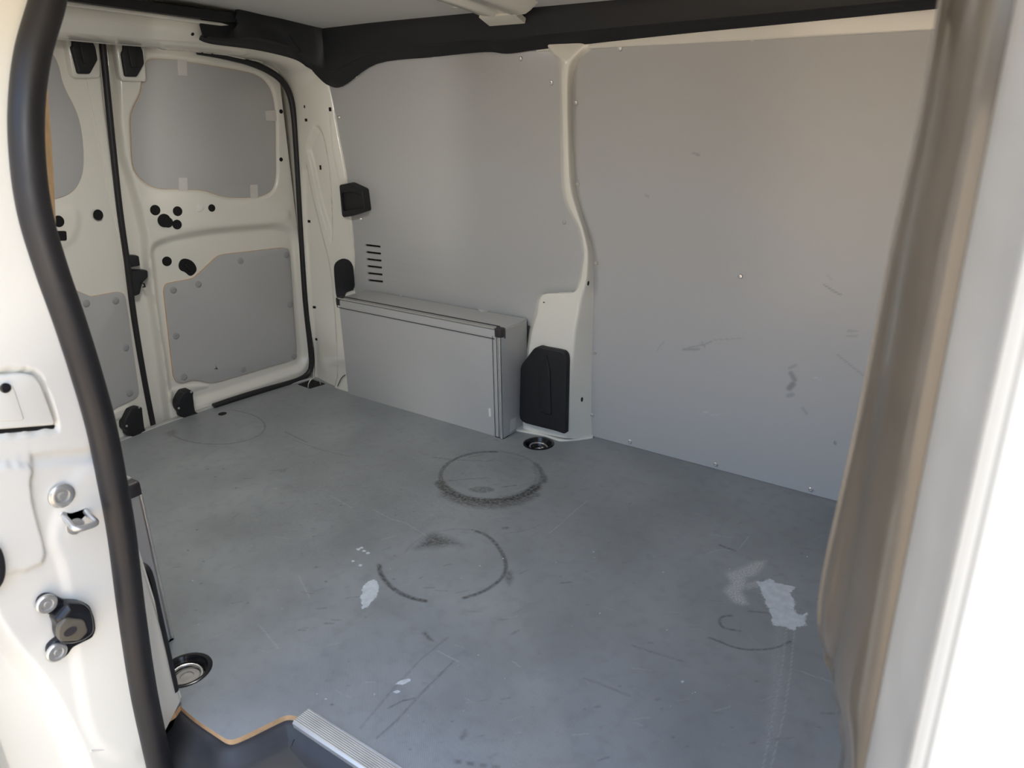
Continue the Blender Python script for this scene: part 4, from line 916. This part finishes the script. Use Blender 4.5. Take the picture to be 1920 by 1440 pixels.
tag(wu, 'white body side above the open sliding door', 'wall', 'structure')

# ================================================================== photographer figure behind the viewpoint, added unseen to shade the rear corner
def skinned(name, pts, edges, rad, m, parent=None, sub=2):
    L = wloc(parent) if parent else np.zeros(3)
    me = bpy.data.meshes.new(name); me.from_pydata([list(np.array(p)-L) for p in pts], edges, []); o = bpy.data.objects.new(name, me); COL.objects.link(o)
    sk = o.modifiers.new('skin', 'SKIN'); ss = o.modifiers.new('sub', 'SUBSURF'); ss.levels = sub; ss.render_levels = sub
    for i, r in enumerate(rad): me.skin_vertices[0].data[i].radius = (r, r) if not isinstance(r, tuple) else r
    me.skin_vertices[0].data[0].use_root = True; me.materials.append(m)
    if parent: o.parent = parent
    return o
bk_ = np.array([math.sin(YAW), -math.cos(YAW), 0]); sd = np.array([math.cos(YAW), math.sin(YAW), 0]); GZ = -.62
B0 = np.array([2.83, -1.63, 0])
pp = lambda s_, b_, z: B0+sd*s_+bk_*b_+np.array([0, 0, z*1.06+GZ])
cloth = mat('added_dark_clothing', (.03, .03, .035), .85, var=.2, vscale=6); skin = mat('skin', (.55, .36, .27), .5); hair = mat('added_dark_hair', (.03, .02, .015), .6)  # clothing, skin and hair materials of the added unseen figure
per = empty('added_person', pp(0, 0, 0), 'unseen figure in dark clothes, added behind the viewpoint to shade the rear corner', 'added_person')
P_ = [pp(0, 0, .96), pp(0, .01, 1.15), pp(0, .02, 1.34), pp(0, .02, 1.45), pp(0, .01, 1.53), pp(0, -.01, 1.62), pp(0, -.015, 1.72)]
Ed = [(0, 1), (1, 2), (2, 3), (3, 4), (4, 5), (5, 6)]; Rd = [(.17, .12), (.155, .11), (.18, .12), (.10, .08), (.055, .055), (.078, .092), (.065, .075)]
for sg in (-1, 1):
    n0 = len(P_); P_ += [pp(.10*sg, 0, .88), pp(.11*sg, -.01, .50), pp(.11*sg, .02, .10), pp(.12*sg, -.11, .04)]; Ed += [(0, n0), (n0, n0+1), (n0+1, n0+2), (n0+2, n0+3)]; Rd += [.095, .065, .045, .035]
    n0 = len(P_); P_ += [pp(.20*sg, .01, 1.41), pp(.27*sg, -.06, 1.20), pp(.13*sg-.06, -.26, 1.44), pp(.07*sg-.10, -.34, 1.56)]; Ed += [(3, n0), (n0, n0+1), (n0+1, n0+2), (n0+2, n0+3)]; Rd += [.065, .048, .034, .028]
skinned('added_body', P_, Ed, Rd, cloth, per)
hd = skinned('added_head', [pp(0, .02, 1.56), pp(0, 0, 1.64), pp(0, -.01, 1.74), pp(0, -.10, 1.65)], [(0, 1), (1, 2), (1, 3)], [.06, (.082, .10), (.07, .085), .014], skin, per)
skinned('added_hair', [pp(0, .05, 1.66), pp(0, .03, 1.74), pp(0, -.02, 1.775)], [(0, 1), (1, 2)], [(.085, .07), (.09, .08), (.075, .06)], hair, per)
for sg in (-1, 1):
    hP = [pp(.07*sg-.10, -.34, 1.56), pp(.07*sg-.11, -.36, 1.61)]; hE = [(0, 1)]; hR = [.026, .03]
    for k in range(4):
        n0 = len(hP); hP += [pp(.07*sg-.12, -.365, 1.60+.02*k), pp(.05*sg-.12, -.37, 1.605+.02*k), pp(.03*sg-.12, -.36, 1.605+.02*k)]; hE += [(1, n0), (n0, n0+1), (n0+1, n0+2)]; hR += [.010, .009, .008]
    n0 = len(hP); hP += [pp(.06*sg-.11, -.32, 1.62), pp(.03*sg-.11, -.325, 1.635)]; hE += [(1, n0), (n0, n0+1)]; hR += [.011, .009]
    skinned('added_hand', hP, hE, hR, skin, per)
